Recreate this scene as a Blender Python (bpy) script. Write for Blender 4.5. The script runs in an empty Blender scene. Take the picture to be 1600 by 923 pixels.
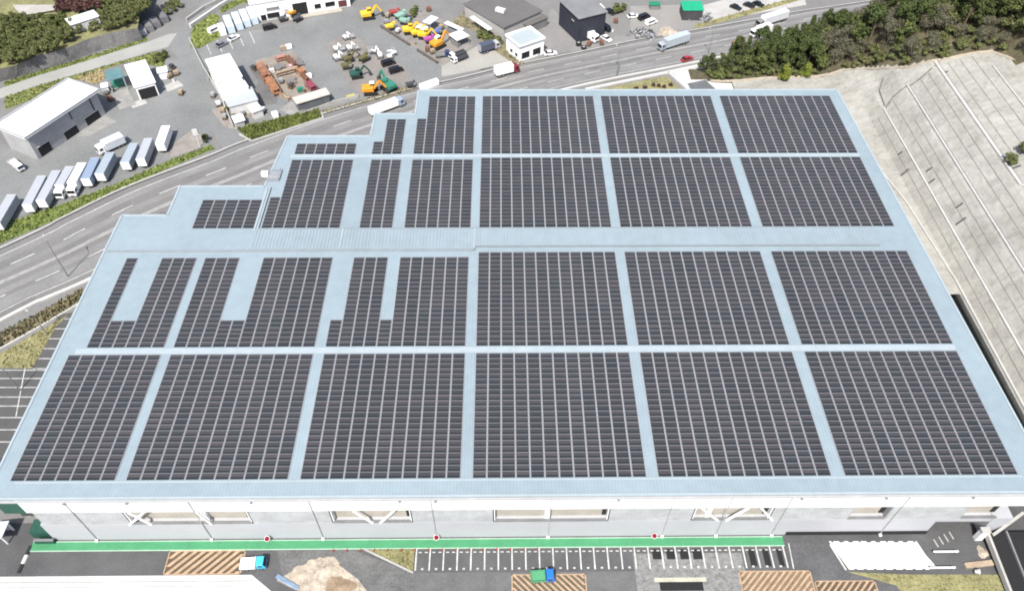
import bpy, math, random
from mathutils import Vector, Matrix
random.seed(11)
sc = bpy.context.scene
COL = sc.collection
R = math.radians

# ------------------------------------------------------------------ camera (measured from the roof grid)
F = 1200.0
CAMZ = 136.6
CR = Vector((0.99993332, -0.01023043, 0.00535709))
CU = Vector((0.00405703, 0.74552712, 0.66646295))
CF = Vector((0.01081206, 0.66639677, -0.74551891))
cam = bpy.data.objects.new('camera', bpy.data.cameras.new('camera'))
COL.objects.link(cam)
M4 = Matrix((CR, CU, -CF)).transposed().to_4x4()
M4.translation = Vector((0, 0, CAMZ))
cam.matrix_world = M4
cam.data.sensor_width = 36
cam.data.lens = 27.0
cam.data.clip_start = 1
cam.data.clip_end = 8000
sc.camera = cam


def at(px, py, z=0.0):
    """world point at height z that the survey of the photograph puts at this pixel"""
    d = CR * ((px - 800) / F) + CU * (-(py - 461.5) / F) + CF
    t = (z - CAMZ) / d.z
    return Vector((d.x * t, d.y * t, z))


def atl(pts, z=0.0):
    return [at(x, y, z) for x, y in pts]


def span(a, b, z=0.0):
    p, q = at(*a, z), at(*b, z)
    d = q - p
    return (p + q) / 2, math.atan2(d.y, d.x), d.length


# ------------------------------------------------------------------ materials
MATS = {}


def mat(name, col, rough=0.8, var=0.12, scale=0.3, fine=3.0, metal=0.0, bump=0.0, tint=None, spec=0.5, island=0.0, space='Object'):
    if name in MATS:
        return MATS[name]
    m = bpy.data.materials.new(name)
    m.use_nodes = True
    nt = m.node_tree
    N, L = nt.nodes, nt.links
    b = N['Principled BSDF']
    b.inputs['Roughness'].default_value = rough
    b.inputs['Metallic'].default_value = metal
    b.inputs['Specular IOR Level'].default_value = spec
    if var > 0 or island > 0:
        tc = N.new('ShaderNodeTexCoord')
        n1 = N.new('ShaderNodeTexNoise'); n1.inputs['Scale'].default_value = scale; n1.inputs['Detail'].default_value = 6
        n1.inputs['Roughness'].default_value = 0.65
        n2 = N.new('ShaderNodeTexNoise'); n2.inputs['Scale'].default_value = fine; n2.inputs['Detail'].default_value = 3
        L.new(tc.outputs[space], n1.inputs['Vector']); L.new(tc.outputs[space], n2.inputs['Vector'])
        mx = N.new('ShaderNodeMix'); mx.data_type = 'FLOAT'; mx.inputs[0].default_value = 0.35
        L.new(n1.outputs['Fac'], mx.inputs[2]); L.new(n2.outputs['Fac'], mx.inputs[3])
        fac = mx.outputs[0]
        if island > 0:
            g = N.new('ShaderNodeNewGeometry')
            mi = N.new('ShaderNodeMix'); mi.data_type = 'FLOAT'; mi.inputs[0].default_value = island
            L.new(fac, mi.inputs[2]); L.new(g.outputs['Random Per Island'], mi.inputs[3])
            fac = mi.outputs[0]
        rp = N.new('ShaderNodeValToRGB')
        c = list(col)
        t = tint or c
        lo = [max(0, x * (1 - var * 2)) for x in c]
        hi = [min(1, x * (1 + var * 2)) for x in t]
        w = 0.5 if island > 0.3 else 0.22
        rp.color_ramp.elements[0].position = 0.5 - w; rp.color_ramp.elements[0].color = (*lo, 1)
        rp.color_ramp.elements[1].position = 0.5 + w; rp.color_ramp.elements[1].color = (*hi, 1)
        L.new(fac, rp.inputs['Fac'])
        L.new(rp.outputs['Color'], b.inputs['Base Color'])
        if bump > 0:
            bp = N.new('ShaderNodeBump'); bp.inputs['Strength'].default_value = bump; bp.inputs['Distance'].default_value = 0.3
            L.new(n2.outputs['Fac'], bp.inputs['Height']); L.new(bp.outputs['Normal'], b.inputs['Normal'])
    else:
        b.inputs['Base Color'].default_value = (*col, 1)
    MATS[name] = m
    return m


def paint(name, col, rough=0.4, metal=0.0):
    return mat('paint_' + name, col, rough, 0.06, 0.8, 4.0, metal)


ASPH_OLD = mat('worn asphalt', (0.152, 0.149, 0.142), 0.9, 0.13, 0.06, 1.2)
ASPH_ROAD = mat('road asphalt', (0.142, 0.138, 0.132), 0.9, 0.12, 0.08, 1.5)
ASPH_YARD = mat('yard asphalt', (0.155, 0.159, 0.155), 0.9, 0.17, 0.05, 1.3)
ASPH_NEW = mat('new asphalt', (0.070, 0.070, 0.071), 0.85, 0.2, 0.12, 2.5)
GROUND_BLACK = mat('black ground', (0.006, 0.006, 0.007), 0.8, 0.2, 0.5, 3)  # black for the bay patches and for the shaded ramp pit
ASPH_GRAVEL = mat('grey gravel', (0.16, 0.16, 0.155), 0.95, 0.35, 1.1, 4.0)
CONC = mat('pale concrete', (0.34, 0.33, 0.31), 0.9, 0.12, 0.15, 2)
CONC_WHITE = mat('white concrete', (0.44, 0.43, 0.41), 0.9, 0.10, 0.2, 2)
CONC_GREY = mat('grey concrete', (0.22, 0.215, 0.205), 0.9, 0.18, 0.25, 2)
DIRT = mat('brown dirt', (0.22, 0.16, 0.105), 0.95, 0.25, 0.4, 2.5, bump=.4)
SOIL = mat('tan soil', (0.22, 0.18, 0.135), 0.95, 0.25, 0.5, 2.5, bump=.4, tint=(0.36, 0.31, 0.25))
GRASS = mat('green grass', (0.085, 0.12, 0.026), 0.95, 0.32, 0.35, 2.0, tint=(0.135, 0.165, 0.042), bump=.5)
GRASS_DRY = mat('yellow grass', (0.17, 0.165, 0.065), 0.95, 0.22, 0.25, 2.0, tint=(0.21, 0.195, 0.095), bump=.4)
SCRUB = mat('brown scrub', (0.13, 0.105, 0.07), 0.95, 0.35, 0.3, 2.0, tint=(0.17, 0.15, 0.085), bump=.5)
FOREST_SOIL = mat('forest soil', (0.040, 0.036, 0.020), 0.95, 0.35, 0.25, 1.5, tint=(0.075, 0.066, 0.035))
SHOTCRETE = mat('weathered shotcrete', (0.135, 0.13, 0.128), 0.95, 0.25, 0.25, 1.5, bump=.4)
WHITE_PAINT = mat('white road paint', (0.40, 0.40, 0.385), 0.8, 0.25, 0.6, 5)
ORANGE_PAINT = mat('orange road paint', (0.34, 0.235, 0.15), 0.8, 0.22, 0.6, 4)
WHITE = mat('white paint', (0.78, 0.78, 0.77), 0.5, 0.03, 0.3, 2)
WHITE_ROOF = mat('white roof sheet', (0.76, 0.76, 0.75), 0.55, 0.03, 0.15, 1.2)
OFFWHITE = mat('offwhite paint', (0.52, 0.51, 0.49), 0.6, 0.08, 0.4, 2)
GREY_L = mat('light grey paint', (0.34, 0.345, 0.35), 0.6, 0.07, 0.3, 2)
GREY_M = mat('mid grey paint', (0.17, 0.17, 0.172), 0.6, 0.12, 0.3, 2)
GREY_D = mat('dark grey', (0.045, 0.046, 0.05), 0.6, 0.15, 0.5, 3)
BLACK = mat('black rubber', (0.012, 0.012, 0.013), 0.7, 0.1, 1, 3)
GLASS = mat('dark glass', (0.01, 0.012, 0.015), 0.08, 0.0)
BARK = mat('bark', (0.10, 0.075, 0.05), 0.95, 0.2, 2, 8)
STEEL = mat('galvanised steel', (0.30, 0.31, 0.32), 0.5, 0.1, 1, 4, metal=.3)
RUST = mat('rust primer steel', (0.21, 0.088, 0.052), 0.7, 0.3, 0.5, 3, tint=(0.30, 0.15, 0.09))
YELLOW = mat('yellow plant paint', (0.62, 0.40, 0.03), 0.5, 0.1, 0.5, 3)
ORANGE = mat('orange plant paint', (0.58, 0.25, 0.02), 0.5, 0.1, 0.5, 3)
GREEN_M = mat('green plant paint', (0.03, 0.17, 0.115), 0.5, 0.15, 0.5, 3)
OLIVE = mat('olive plant paint', (0.10, 0.09, 0.035), 0.6, 0.2, 0.5, 3)


# ------------------------------------------------------------------ mesh builder
class MB:
    def __init__(s):
        s.v = []; s.f = []; s.m = []

    def add(s, vs, fs, mi=0):
        o = len(s.v)
        s.v += [tuple(v) for v in vs]
        s.f += [tuple(i + o for i in f) for f in fs]
        s.m += [mi] * len(fs)

    def box(s, cx, cy, z0, sx, sy, sz, rz=0.0, mi=0, tx=1.0, ty=1.0):
        c, n = math.cos(rz), math.sin(rz)
        vs = []
        for k, (kx, ky) in ((0, (1, 1)), (1, (tx, ty))):
            for dx, dy in ((-.5, -.5), (.5, -.5), (.5, .5), (-.5, .5)):
                x, y = dx * sx * kx, dy * sy * ky
                vs.append((cx + x * c - y * n, cy + x * n + y * c, z0 + k * sz))
        s.add(vs, [(3, 2, 1, 0), (4, 5, 6, 7), (0, 1, 5, 4), (1, 2, 6, 5), (2, 3, 7, 6), (3, 0, 4, 7)], mi)
        return s

    def prism(s, poly, z0, z1, mi=0):
        n = len(poly)
        a = sum(poly[i][0] * poly[(i + 1) % n][1] - poly[(i + 1) % n][0] * poly[i][1] for i in range(n))
        if a < 0:
            poly = poly[::-1]
        vs = [(p[0], p[1], z0) for p in poly] + [(p[0], p[1], z1) for p in poly]
        s.add(vs, [tuple(range(n))[::-1], tuple(range(n, 2 * n))] + [(i, (i + 1) % n, n + (i + 1) % n, n + i) for i in range(n)], mi)
        return s

    def sheet(s, poly, z, mi=0):
        n = len(poly)
        a = sum(poly[i][0] * poly[(i + 1) % n][1] - poly[(i + 1) % n][0] * poly[i][1] for i in range(n))
        if a < 0:
            poly = poly[::-1]
        s.add([(p[0], p[1], z) for p in poly], [tuple(range(n))], mi)
        return s

    def tube(s, p0, p1, r0, r1=None, n=8, mi=0):
        r1 = r0 if r1 is None else r1
        p0, p1 = Vector(p0), Vector(p1)
        d = (p1 - p0).normalized()
        u = d.orthogonal().normalized(); w = d.cross(u)
        vs = []
        for p, r in ((p0, r0), (p1, r1)):
            for k in range(n):
                a = 2 * math.pi * k / n
                vs.append(p + (u * math.cos(a) + w * math.sin(a)) * r)
        s.add(vs, [(k, (k + 1) % n, n + (k + 1) % n, n + k) for k in range(n)] + [tuple(range(n))[::-1], tuple(range(n, 2 * n))], mi)
        return s

    def beam(s, p0, p1, w, h, mi=0):
        p0, p1 = Vector(p0), Vector(p1)
        d = (p1 - p0).normalized()
        u = d.cross(Vector((0, 0, 1)))
        u = u.normalized() if u.length > 1e-4 else Vector((1, 0, 0))
        t = u.cross(d)
        vs = [p + u * (a * w / 2) + t * (b * h / 2) for p in (p0, p1) for a, b in ((-1, -1), (1, -1), (1, 1), (-1, 1))]
        s.add(vs, [(3, 2, 1, 0), (4, 5, 6, 7), (0, 1, 5, 4), (1, 2, 6, 5), (2, 3, 7, 6), (3, 0, 4, 7)], mi)
        return s

    def profile(s, pts, w, mi=0, wt=None):
        """side outline in x,z extruded across y"""
        n = len(pts)
        vs = [(x, -w / 2, z) for x, z in pts] + [(x, w / 2, z) for x, z in pts]
        s.add(vs, [tuple(range(n)), tuple(range(n, 2 * n))[::-1]] + [((i + 1) % n, i, n + i, n + (i + 1) % n) for i in range(n)], mi)
        return s

    def build(s, name, mats, parent=None, loc=None, rz=0.0, smooth=False, bevel=0.0):
        me = bpy.data.meshes.new(name)
        me.from_pydata(s.v, [], s.f)
        for m in (mats if isinstance(mats, (list, tuple)) else [mats]):
            me.materials.append(m)
        if any(s.m):
            me.polygons.foreach_set('material_index', s.m)
        if smooth:
            me.polygons.foreach_set('use_smooth', [True] * len(me.polygons))
        me.update()
        o = bpy.data.objects.new(name, me)
        COL.objects.link(o)
        if bevel:
            b = o.modifiers.new('bevel', 'BEVEL'); b.width = bevel; b.segments = 2; b.limit_method = 'ANGLE'
        if parent:
            o.parent = parent
        if loc is not None:
            o.location = loc
            o.rotation_euler[2] = rz
        return o


def tag(o, label, cat, group=None):
    o['label'] = label; o['category'] = cat
    if group: o['group'] = group
    return o


def thing(name, label, cat, loc=(0, 0, 0), rz=0.0, group=None):
    o = bpy.data.objects.new(name, None)
    o.empty_display_size = 0.5
    COL.objects.link(o)
    o.location = loc; o.rotation_euler = (0, 0, rz)
    return tag(o, label, cat, group)


def clone(root, loc, rz, label, group=None, scale=None):
    r = root.copy(); COL.objects.link(r)
    r.location = loc; r.rotation_euler = (0, 0, rz); r['label'] = label
    if group: r['group'] = group
    if scale: r.scale = scale
    for ch in list(root.children):
        c = ch.copy(); COL.objects.link(c); c.parent = r
        for g in list(ch.children):
            d = g.copy(); COL.objects.link(d); d.parent = c
    return r


PROTO = {}


def place(key, builder, loc, rz, label, group=None, scale=None):
    if key not in PROTO:
        o = builder()
        o.location = loc; o.rotation_euler = (0, 0, rz); o['label'] = label
        if group: o['group'] = group
        if scale: o.scale = scale
        PROTO[key] = o
        return o
    return clone(PROTO[key], loc, rz, label, group, scale)


def struct(name, mb, m, kind='structure', **k):
    o = mb.build(name, m, **k)
    o['kind'] = kind
    return o


def poly_sheet(name, pts, z, m, kind='structure'):
    return struct(name, MB().sheet([tuple(p)[:2] for p in pts], z), m, kind)


def inside(p, poly):
    x, y = p[0], p[1]; r = False; n = len(poly)
    for i in range(n):
        a, b = poly[i], poly[(i + 1) % n]
        if (a[1] > y) != (b[1] > y) and x < (b[0] - a[0]) * (y - a[1]) / (b[1] - a[1]) + a[0]:
            r = not r
    return r


def grass_poly(pts, z, base, n, size, leaf=None, name='grass_verge', hgt=0.35):
    """ground polygon with blades/tufts standing on it"""
    mb = MB()
    P = [(p[0], p[1]) for p in pts]
    mb.sheet(P, z)
    xs = [p[0] for p in P]; ys = [p[1] for p in P]
    k = 0; t = 0
    while k < n and t < n * 40:
        t += 1
        x, y = random.uniform(min(xs), max(xs)), random.uniform(min(ys), max(ys))
        if not inside((x, y), P): continue
        k += 1
        a = random.uniform(0, 6.28); h = hgt * random.uniform(.4, 1.4); s = size * random.uniform(.5, 1.3)
        dx, dy = math.cos(a) * s, math.sin(a) * s
        lx, ly = random.uniform(-.5, .5) * s, random.uniform(-.5, .5) * s
        mb.add([(x - dx, y - dy, z + .01), (x + dx, y + dy, z + .01), (x + dx * .6 + lx, y + dy * .6 + ly, z + h), (x - dx * .6 + lx, y - dy * .6 + ly, z + h)], [(0, 1, 2, 3)], 1)
    return struct(name, mb, [base, leaf or base], 'stuff')


# ------------------------------------------------------------------ light and sky
SUN_EL, SUN_W = 55.0, 15.0            # sun in the south, a little to the west
w = bpy.data.worlds.new('World'); sc.world = w; w.use_nodes = True
bg = w.node_tree.nodes['Background']
sky = w.node_tree.nodes.new('ShaderNodeTexSky')
sky.sky_type = 'NISHITA'; sky.sun_disc = False
sky.ozone_density = 0.4; sky.dust_density = 2.2; sky.air_density = 0.9
sky.sun_elevation = R(SUN_EL)
sdir = Vector((-math.sin(R(SUN_W)) * math.cos(R(SUN_EL)), -math.cos(R(SUN_W)) * math.cos(R(SUN_EL)), math.sin(R(SUN_EL))))
sky.sun_rotation = math.atan2(sdir.x, sdir.y)
w.node_tree.links.new(sky.outputs[0], bg.inputs['Color'])
bg.inputs['Strength'].default_value = 0.13
sl = bpy.data.lights.new('sun', 'SUN'); sl.energy = 4.3; sl.angle = R(0.53); sl.color = (1.0, 0.965, 0.91)
so = bpy.data.objects.new('sun', sl); COL.objects.link(so)
so.rotation_euler = (-sdir).to_track_quat('-Z', 'Y').to_euler()
so.location = (0, 0, 300)
sc.view_settings.view_transform = 'Standard'
sc.view_settings.look = 'None'
sc.view_settings.gamma = 1.0
sc.view_settings.use_curve_mapping = False
sc.view_settings.exposure = 0.72
try:
    sc.cycles.filter_width = 1.9
except Exception:
    pass

# ================================================================== GROUND AND ROADS
g = MB(); g.sheet([(-2500, -1500), (2500, -1500), (2500, 4000), (-2500, 4000)], -0.02)
struct('ground', g, ASPH_OLD)

UP = [(-190, 82), (-125.4, 139.3), (-114.7, 150), (-102, 162.2), (-83.7, 175.3), (-75.2, 182), (-55.1, 195.2), (-29.2, 208.7), (-13.4, 215.2), (3, 222.3), (24.4, 230), (46.7, 238.5), (69.8, 245.7), (106.4, 257.7), (123.9, 262.4), (200, 284), (330, 322)]
LO = [(-165, 68), (-115.5, 116.1), (-108.7, 122), (-100.4, 128.2), (-79, 146.5), (-60, 160.5), (-40, 175), (-14, 192), (14.8, 206.9), (33.6, 214.4), (46.4, 218.8), (66.1, 225.5), (88, 233.5), (110, 240.5), (128, 246), (203, 268), (335, 305)]


def resample(P, n):
    P = [Vector((p[0], p[1])) for p in P]
    # catmull-rom then uniform arc length
    Q = []
    for i in range(len(P) - 1):
        p0 = P[max(0, i - 1)]; p1 = P[i]; p2 = P[i + 1]; p3 = P[min(len(P) - 1, i + 2)]
        for k in range(12):
            t = k / 12
            Q.append(0.5 * ((2 * p1) + (-p0 + p2) * t + (2 * p0 - 5 * p1 + 4 * p2 - p3) * t * t + (-p0 + 3 * p1 - 3 * p2 + p3) * t ** 3))
    Q.append(P[-1])
    L = [0]
    for i in range(1, len(Q)): L.append(L[-1] + (Q[i] - Q[i - 1]).length)
    out = []; j = 0
    for k in range(n):
        s = L[-1] * k / (n - 1)
        while j < len(L) - 2 and L[j + 1] < s: j += 1
        t = (s - L[j]) / max(1e-6, L[j + 1] - L[j])
        out.append(Q[j].lerp(Q[j + 1], min(1, t)))
    return out


NR = 400
U = resample(UP, NR); Lr = resample(LO, NR)


def ribbon(mb, t0, t1, z, i0=0, i1=NR - 1, z1=None, mi=0):
    vs = []; fs = []
    for i in range(i0, i1 + 1):
        a = U[i].lerp(Lr[i], t0); b = U[i].lerp(Lr[i], t1)
        vs += [(a.x, a.y, z), (b.x, b.y, z)]
    for i in range(i1 - i0):
        fs.append((2 * i, 2 * i + 1, 2 * i + 3, 2 * i + 2))
    mb.add(vs, fs, mi)


def kerb(mb, t0, t1, h, i0=0, i1=NR - 1):
    vs = []; fs = []
    for i in range(i0, i1 + 1):
        a = U[i].lerp(Lr[i], t0); b = U[i].lerp(Lr[i], t1)
        vs += [(a.x, a.y, -.02), (a.x, a.y, h), (b.x, b.y, h), (b.x, b.y, -.02)]
    for i in range(i1 - i0):
        o = 4 * i
        for k in range(3):
            fs.append((o + k, o + k + 1, o + 5 + k, o + 4 + k))
    mb.add(vs, fs)


m = MB(); ribbon(m, 0, 1, 0.004); struct('main_road', m, ASPH_ROAD)
m = MB()
for t in (0.105, 0.905):
    ribbon(m, t - .005, t + .005, 0.012)
seg = 520.0 / NR
for t in (0.30, 0.705):
    i = 3
    while i < NR - 8:
        ribbon(m, t - .006, t + .006, 0.012, i, i + 4); i += 9
for t in (0.49, 0.515):
    ribbon(m, t - .0045, t + .0045, 0.012)
struct('road_markings', m, WHITE_PAINT)
m = MB(); ribbon(m, 0.11, 0.20, 0.007); ribbon(m, .32, .40, .007); ribbon(m, .6, .68, .007); ribbon(m, .74, .88, .007)
struct('tyre_track_bands', m, mat('polished asphalt', (0.172, 0.169, 0.164), .85, .14, .1, 1.5))
# kerb with pale top on the near side, pavement on the far side
m = MB(); kerb(m, 1.0, 1.035, 0.35); struct('near_kerb', m, CONC_WHITE)
m = MB(); kerb(m, -0.024, 0.0, 0.13); struct('far_pavement', m, CONC)
m = MB(); kerb(m, 0.0, 0.016, 0.10); struct('far_gutter', m, GREY_D)

# side road running up between the two yards, and the lane to the left
SIDE = atl([(352, 236), (330, 205), (316, 165), (300, 130), (283, 95), (262, 74), (285, 40), (310, 12), (342, -20), (420, -40), (380, 0), (330, 18), (300, 42), (296, 60), (318, 105), (345, 150), (368, 200), (392, 224)])
poly_sheet('side_road', SIDE, 0.016, ASPH_YARD)
LANE = atl([(262, 74), (240, 80), (180, 98), (120, 116), (60, 134), (8, 152), (-60, 172), (-60, 160), (8, 136), (60, 118), (120, 100), (180, 81), (230, 66), (262, 54), (290, 50), (290, 74)])
poly_sheet('lane', LANE, 0.012, mat('pale lane', (0.265, 0.265, 0.245), .9, .08, .1, 1.5))
# left yard
LYARD = atl([(8, 345), (-80, 380), (-80, 250), (8, 225), (60, 200), (110, 150), (160, 125), (262, 92), (283, 95), (300, 130), (316, 165), (330, 205), (325, 228), (250, 255), (180, 285), (90, 318)])
poly_sheet('trucking_yard', LYARD, 0.004, ASPH_YARD)
# middle equipment yard
MYARD = atl([(300, 78), (345, 55), (420, 45), (545, 14), (600, 25), (650, 70), (700, 105), (760, 110), (790, 100), (720, 118), (640, 132), (560, 158), (500, 172), (372, 212), (362, 190), (330, 130)])
poly_sheet('equipment_yard', MYARD, 0.004, ASPH_YARD)
poly_sheet('stained_yard_floor', atl([(505, 70), (545, 50), (640, 110), (640, 130), (565, 152), (545, 130)]), 0.008, mat('rusty asphalt', (0.175, 0.16, 0.145), .9, .15, .15, 1.5))
poly_sheet('concrete_forecourt', atl([(690, 104), (745, 72), (800, 88), (800, 98), (720, 115), (690, 120)]), 0.010, mat('sandy concrete', (0.27, 0.26, 0.235), .9, .1, .1, 1.5))
poly_sheet('plant_hire_floor', atl([(600, 30), (660, 15), (735, 55), (740, 72), (690, 104), (640, 68)]), 0.010, mat('muddy floor', (0.19, 0.175, 0.16), .95, .2, .3, 2))
poly_sheet('shop_forecourt', atl([(815, 88), (850, 40), (862, 12), (905, 60), (1000, 55), (1110, 8), (1150, 18), (1100, 42), (1000, 60), (900, 80)]), 0.008, mat('shop asphalt', (0.185, 0.178, 0.172), .9, .13, .12, 1.5))
poly_sheet('gravel_lot', atl([(985, 50), (985, 10), (1062, 8), (1085, 28), (1060, 44), (1020, 56)]), 0.012, mat('beige lot', (0.215, 0.205, 0.19), .9, .1, .1, 1.5))
poly_sheet('far_lot', atl([(1100, 8), (1250, -30), (1260, 8), (1100, 36), (1085, 26)]), 0.010, CONC)

# grass strips
grass_poly(atl([(8, 350), (90, 322), (180, 288), (262, 252), (330, 226), (335, 233), (270, 260), (180, 299), (90, 342), (8, 378), (-70, 412), (-70, 385)]), 0.05, GRASS, 1700, .35, mat('verge blades', (0.08, 0.125, 0.022), .9, .35, .4, 2, tint=(.14, .18, .042), island=.5))
grass_poly(atl([(372, 203), (440, 186), (498, 173), (502, 183), (440, 203), (392, 219)]), 0.05, GRASS, 1500, .4, mat('hedge blades', (0.075, 0.11, 0.02), .9, .35, .4, 2, tint=(.13, .155, .035), island=.5), 'low_hedge_strip', .9)
m = MB()
for a, b in (((374, 210), (393, 221)), ((393, 221), (440, 206)), ((440, 206), (505, 185)), ((505, 185), (502, 176))):
    p, q = at(*a), at(*b); m.beam(p + Vector((0, 0, .1)), q + Vector((0, 0, .1)), .5, .26)
struct('hedge_kerb', m, CONC)
grass_poly(atl([(8, 152), (60, 134), (120, 117), (180, 99), (240, 82), (262, 82), (256, 104), (244, 104), (205, 96), (170, 106), (130, 122), (70, 148), (8, 172)]), 0.04, GRASS, 900, .35, mat('bank blades', (0.10, 0.125, 0.035), .9, .35, .4, 2, tint=(.19, .18, .07), island=.5))
grass_poly(atl([(118, 122), (160, 108), (165, 122), (150, 133), (135, 128)]), 0.06, mat('straw', (0.27, 0.22, 0.12), .95, .2, .5, 3), 150, .3, None, 'dry_grass')
grass_poly(atl([(8, 136), (60, 118), (120, 100), (180, 81), (230, 64), (230, 60), (180, 75), (120, 94), (60, 112), (8, 128)]), 0.05, GRASS, 500, .35)
grass_poly(atl([(297, 74), (302, 40), (330, 22), (345, 26), (338, 40), (345, 58), (312, 76)]), 0.05, GRASS, 500, .5, mat('bright blades', (0.13, 0.17, 0.03), .9, .35, .4, 2, tint=(.2, .23, .06), island=.5))
grass_poly(atl([(345, 22), (372, 8), (395, 2), (395, -6), (345, 8)]), 0.05, GRASS, 200, .5)
grass_poly(atl([(745, 58), (765, 50), (800, 76), (820, 100), (808, 104), (785, 88), (760, 70)]), 0.05, SCRUB, 200, .4, None, 'scrub_strip', .6)
grass_poly(atl([(700, 40), (735, 12), (790, 55), (783, 62), (760, 60), (735, 45)]), 0.05, SCRUB, 200, .4, None, 'scrub_strip', .6)
grass_poly(atl([(1085, 40), (1140, 24), (1260, -8), (1260, -2), (1140, 32), (1085, 46)]), 0.05, GRASS_DRY, 150, .4, None, 'grass_verge', .5)
grass_poly(atl([(560, 158), (640, 134), (650, 140), (600, 154), (500, 180), (495, 176)]), 0.05, SCRUB, 250, .3, None, 'scrub_strip', .4)
# near left: planting strip, triangular lawn, car park
grass_poly(atl([(-60, 550), (8, 516), (70, 484), (130, 450), (150, 452), (130, 468), (70, 506), (8, 540), (-60, 575)]), 0.06, SCRUB, 900, .3, mat('scrub blades', (.12, .105, .06), .9, .35, .5, 2, tint=(.17, .15, .08), island=.5), 'planting_strip', .6)
m = MB()
for a, b in (((-60, 575), (8, 541)), ((8, 541), (70, 506)), ((70, 506), (135, 468))):
    p, q = at(*a), at(*b); m.beam(p + Vector((0, 0, .12)), q + Vector((0, 0, .12)), .35, .3)
struct('planting_kerb', m, CONC_WHITE)
grass_poly(atl([(-20, 560), (8, 548), (70, 512), (135, 475), (150, 480), (108, 490), (88, 510), (50, 575), (-20, 575)]), 0.04, GRASS_DRY, 500, .25, None, 'lawn', .2)
poly_sheet('side_car_park', atl([(-60, 575), (50, 575), (92, 490), (140, 488), (140, 760), (-100, 760)]), 0.006, mat('car park asphalt', (0.070, 0.069, 0.068), .9, .14, .15, 2))
m = MB()
for k in range(6):
    y = 498 + k * 15.5
    p, q = at(96 - k * 8.5 - 2, y), at(150, y); m.beam(p + Vector((0, 0, .012)), q + Vector((0, 0, .012)), .2, .012)
for yy in (578, 591, 605, 620, 634, 652, 671, 690):
    p, q = at(-20, yy), at(90, yy); m.beam(p + Vector((0, 0, .012)), q + Vector((0, 0, .012)), .2, .012)
p, q = at(42, 560), at(25, 650); m.beam(p + Vector((0, 0, .013)), q + Vector((0, 0, .013)), .2, .012)
struct('bay_markings', m, WHITE_PAINT)

# front yard
poly_sheet('front_drive', [(-140, 65.3), (96, 65.3), (96, 30), (-140, 30)], 0.006, ASPH_NEW)
m = MB(); m.box(-17.6, 60.7, 0, 138.8, 1.75, .14); 
struct('green_walkway', m, mat('green walkway paint', (0.046, 0.21, 0.095), .75, .1, .3, 3))
m = MB(); m.box(-17.6, 61.50, .141, 138.8, .16, .006); m.box(-17.6, 59.78, 0, 138.8, .18, .12)
struct('walkway_edging', m, mat('pale green edging', (0.34, 0.46, 0.36), .8, .1, .3, 3))
poly_sheet('patched_asphalt', [(-42, 59.6), (-28, 59.6), (-16.1, 55), (-16.1, 48), (-30, 48), (-40, 55)], 0.010, mat('patched asphalt', (0.10, 0.10, 0.098), .9, .25, .25, 2))
poly_sheet('aisle_asphalt', [(-16, 55.2), (23.4, 55.2), (23.4, 48), (-16, 48)], 0.012, mat('aisle asphalt', (0.10, 0.10, 0.10), .9, .18, .2, 2))
poly_sheet('gravel_patch', [(23.5, 58.5), (43.5, 58.5), (43.5, 48), (23.5, 48)], 0.014, ASPH_GRAVEL)
grass_poly([(-25.5, 59.6), (-16.6, 59.6), (-16.6, 55.4)], 0.05, GRASS_DRY, 260, .14, None, 'grass_triangle', .2)
m = MB(); m.beam((-25.7, 59.6, .1), (-16.5, 55.2, .1), .3, .2); struct('triangle_kerb', m, CONC)
# bay lines
m = MB(); bx0, pitch, nb = -16.2, 2.505, 27
for k in range(nb + 1):
    m.box(bx0 + k * pitch, 57.9, 0.015, .26, 4.6, .012)
struct('parking_lines', m, WHITE_PAINT)
ws = None
for k in range(nb):
    for dx in (-.55, .55):
        loc = (bx0 + (k + .5) * pitch + dx, 59.0, .012)
        if ws is None:
            ws = MB().box(0, 0, 0, .55, .18, .12, ty=.7).build('wheel_stop', CONC_WHITE)
            tag(ws, 'white concrete wheel stop at the wall end of a front parking bay', 'wheel stop', 'wheel stops in the front parking bays')
            o = ws
        else:
            o = ws.copy(); COL.objects.link(o)
        o.location = loc
m = MB()
for k in range(nb):
    if k not in (16, 17): m.box(bx0 + (k + .5) * pitch, 55.9, 0.015, .42, .32, .01)
struct('bay_number_plates', m, WHITE_PAINT)
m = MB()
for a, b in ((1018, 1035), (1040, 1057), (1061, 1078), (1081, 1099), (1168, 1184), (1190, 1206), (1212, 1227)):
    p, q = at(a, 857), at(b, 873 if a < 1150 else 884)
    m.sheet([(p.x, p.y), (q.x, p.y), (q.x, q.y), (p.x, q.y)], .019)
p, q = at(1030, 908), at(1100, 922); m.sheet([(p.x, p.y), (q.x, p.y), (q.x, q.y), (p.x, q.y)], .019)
struct('black_ground_patches', m, GROUND_BLACK)  # flat black rectangles in the bays and near the bottom edge
m = MB(); p, q = at(1022, 902), at(1104, 908); m.sheet([(p.x, p.y), (q.x, p.y), (q.x, q.y), (p.x, q.y)], .022); struct('cream_slab', m, mat('cream slab', (.36, .35, .28), .9, .15, .5, 3))


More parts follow.
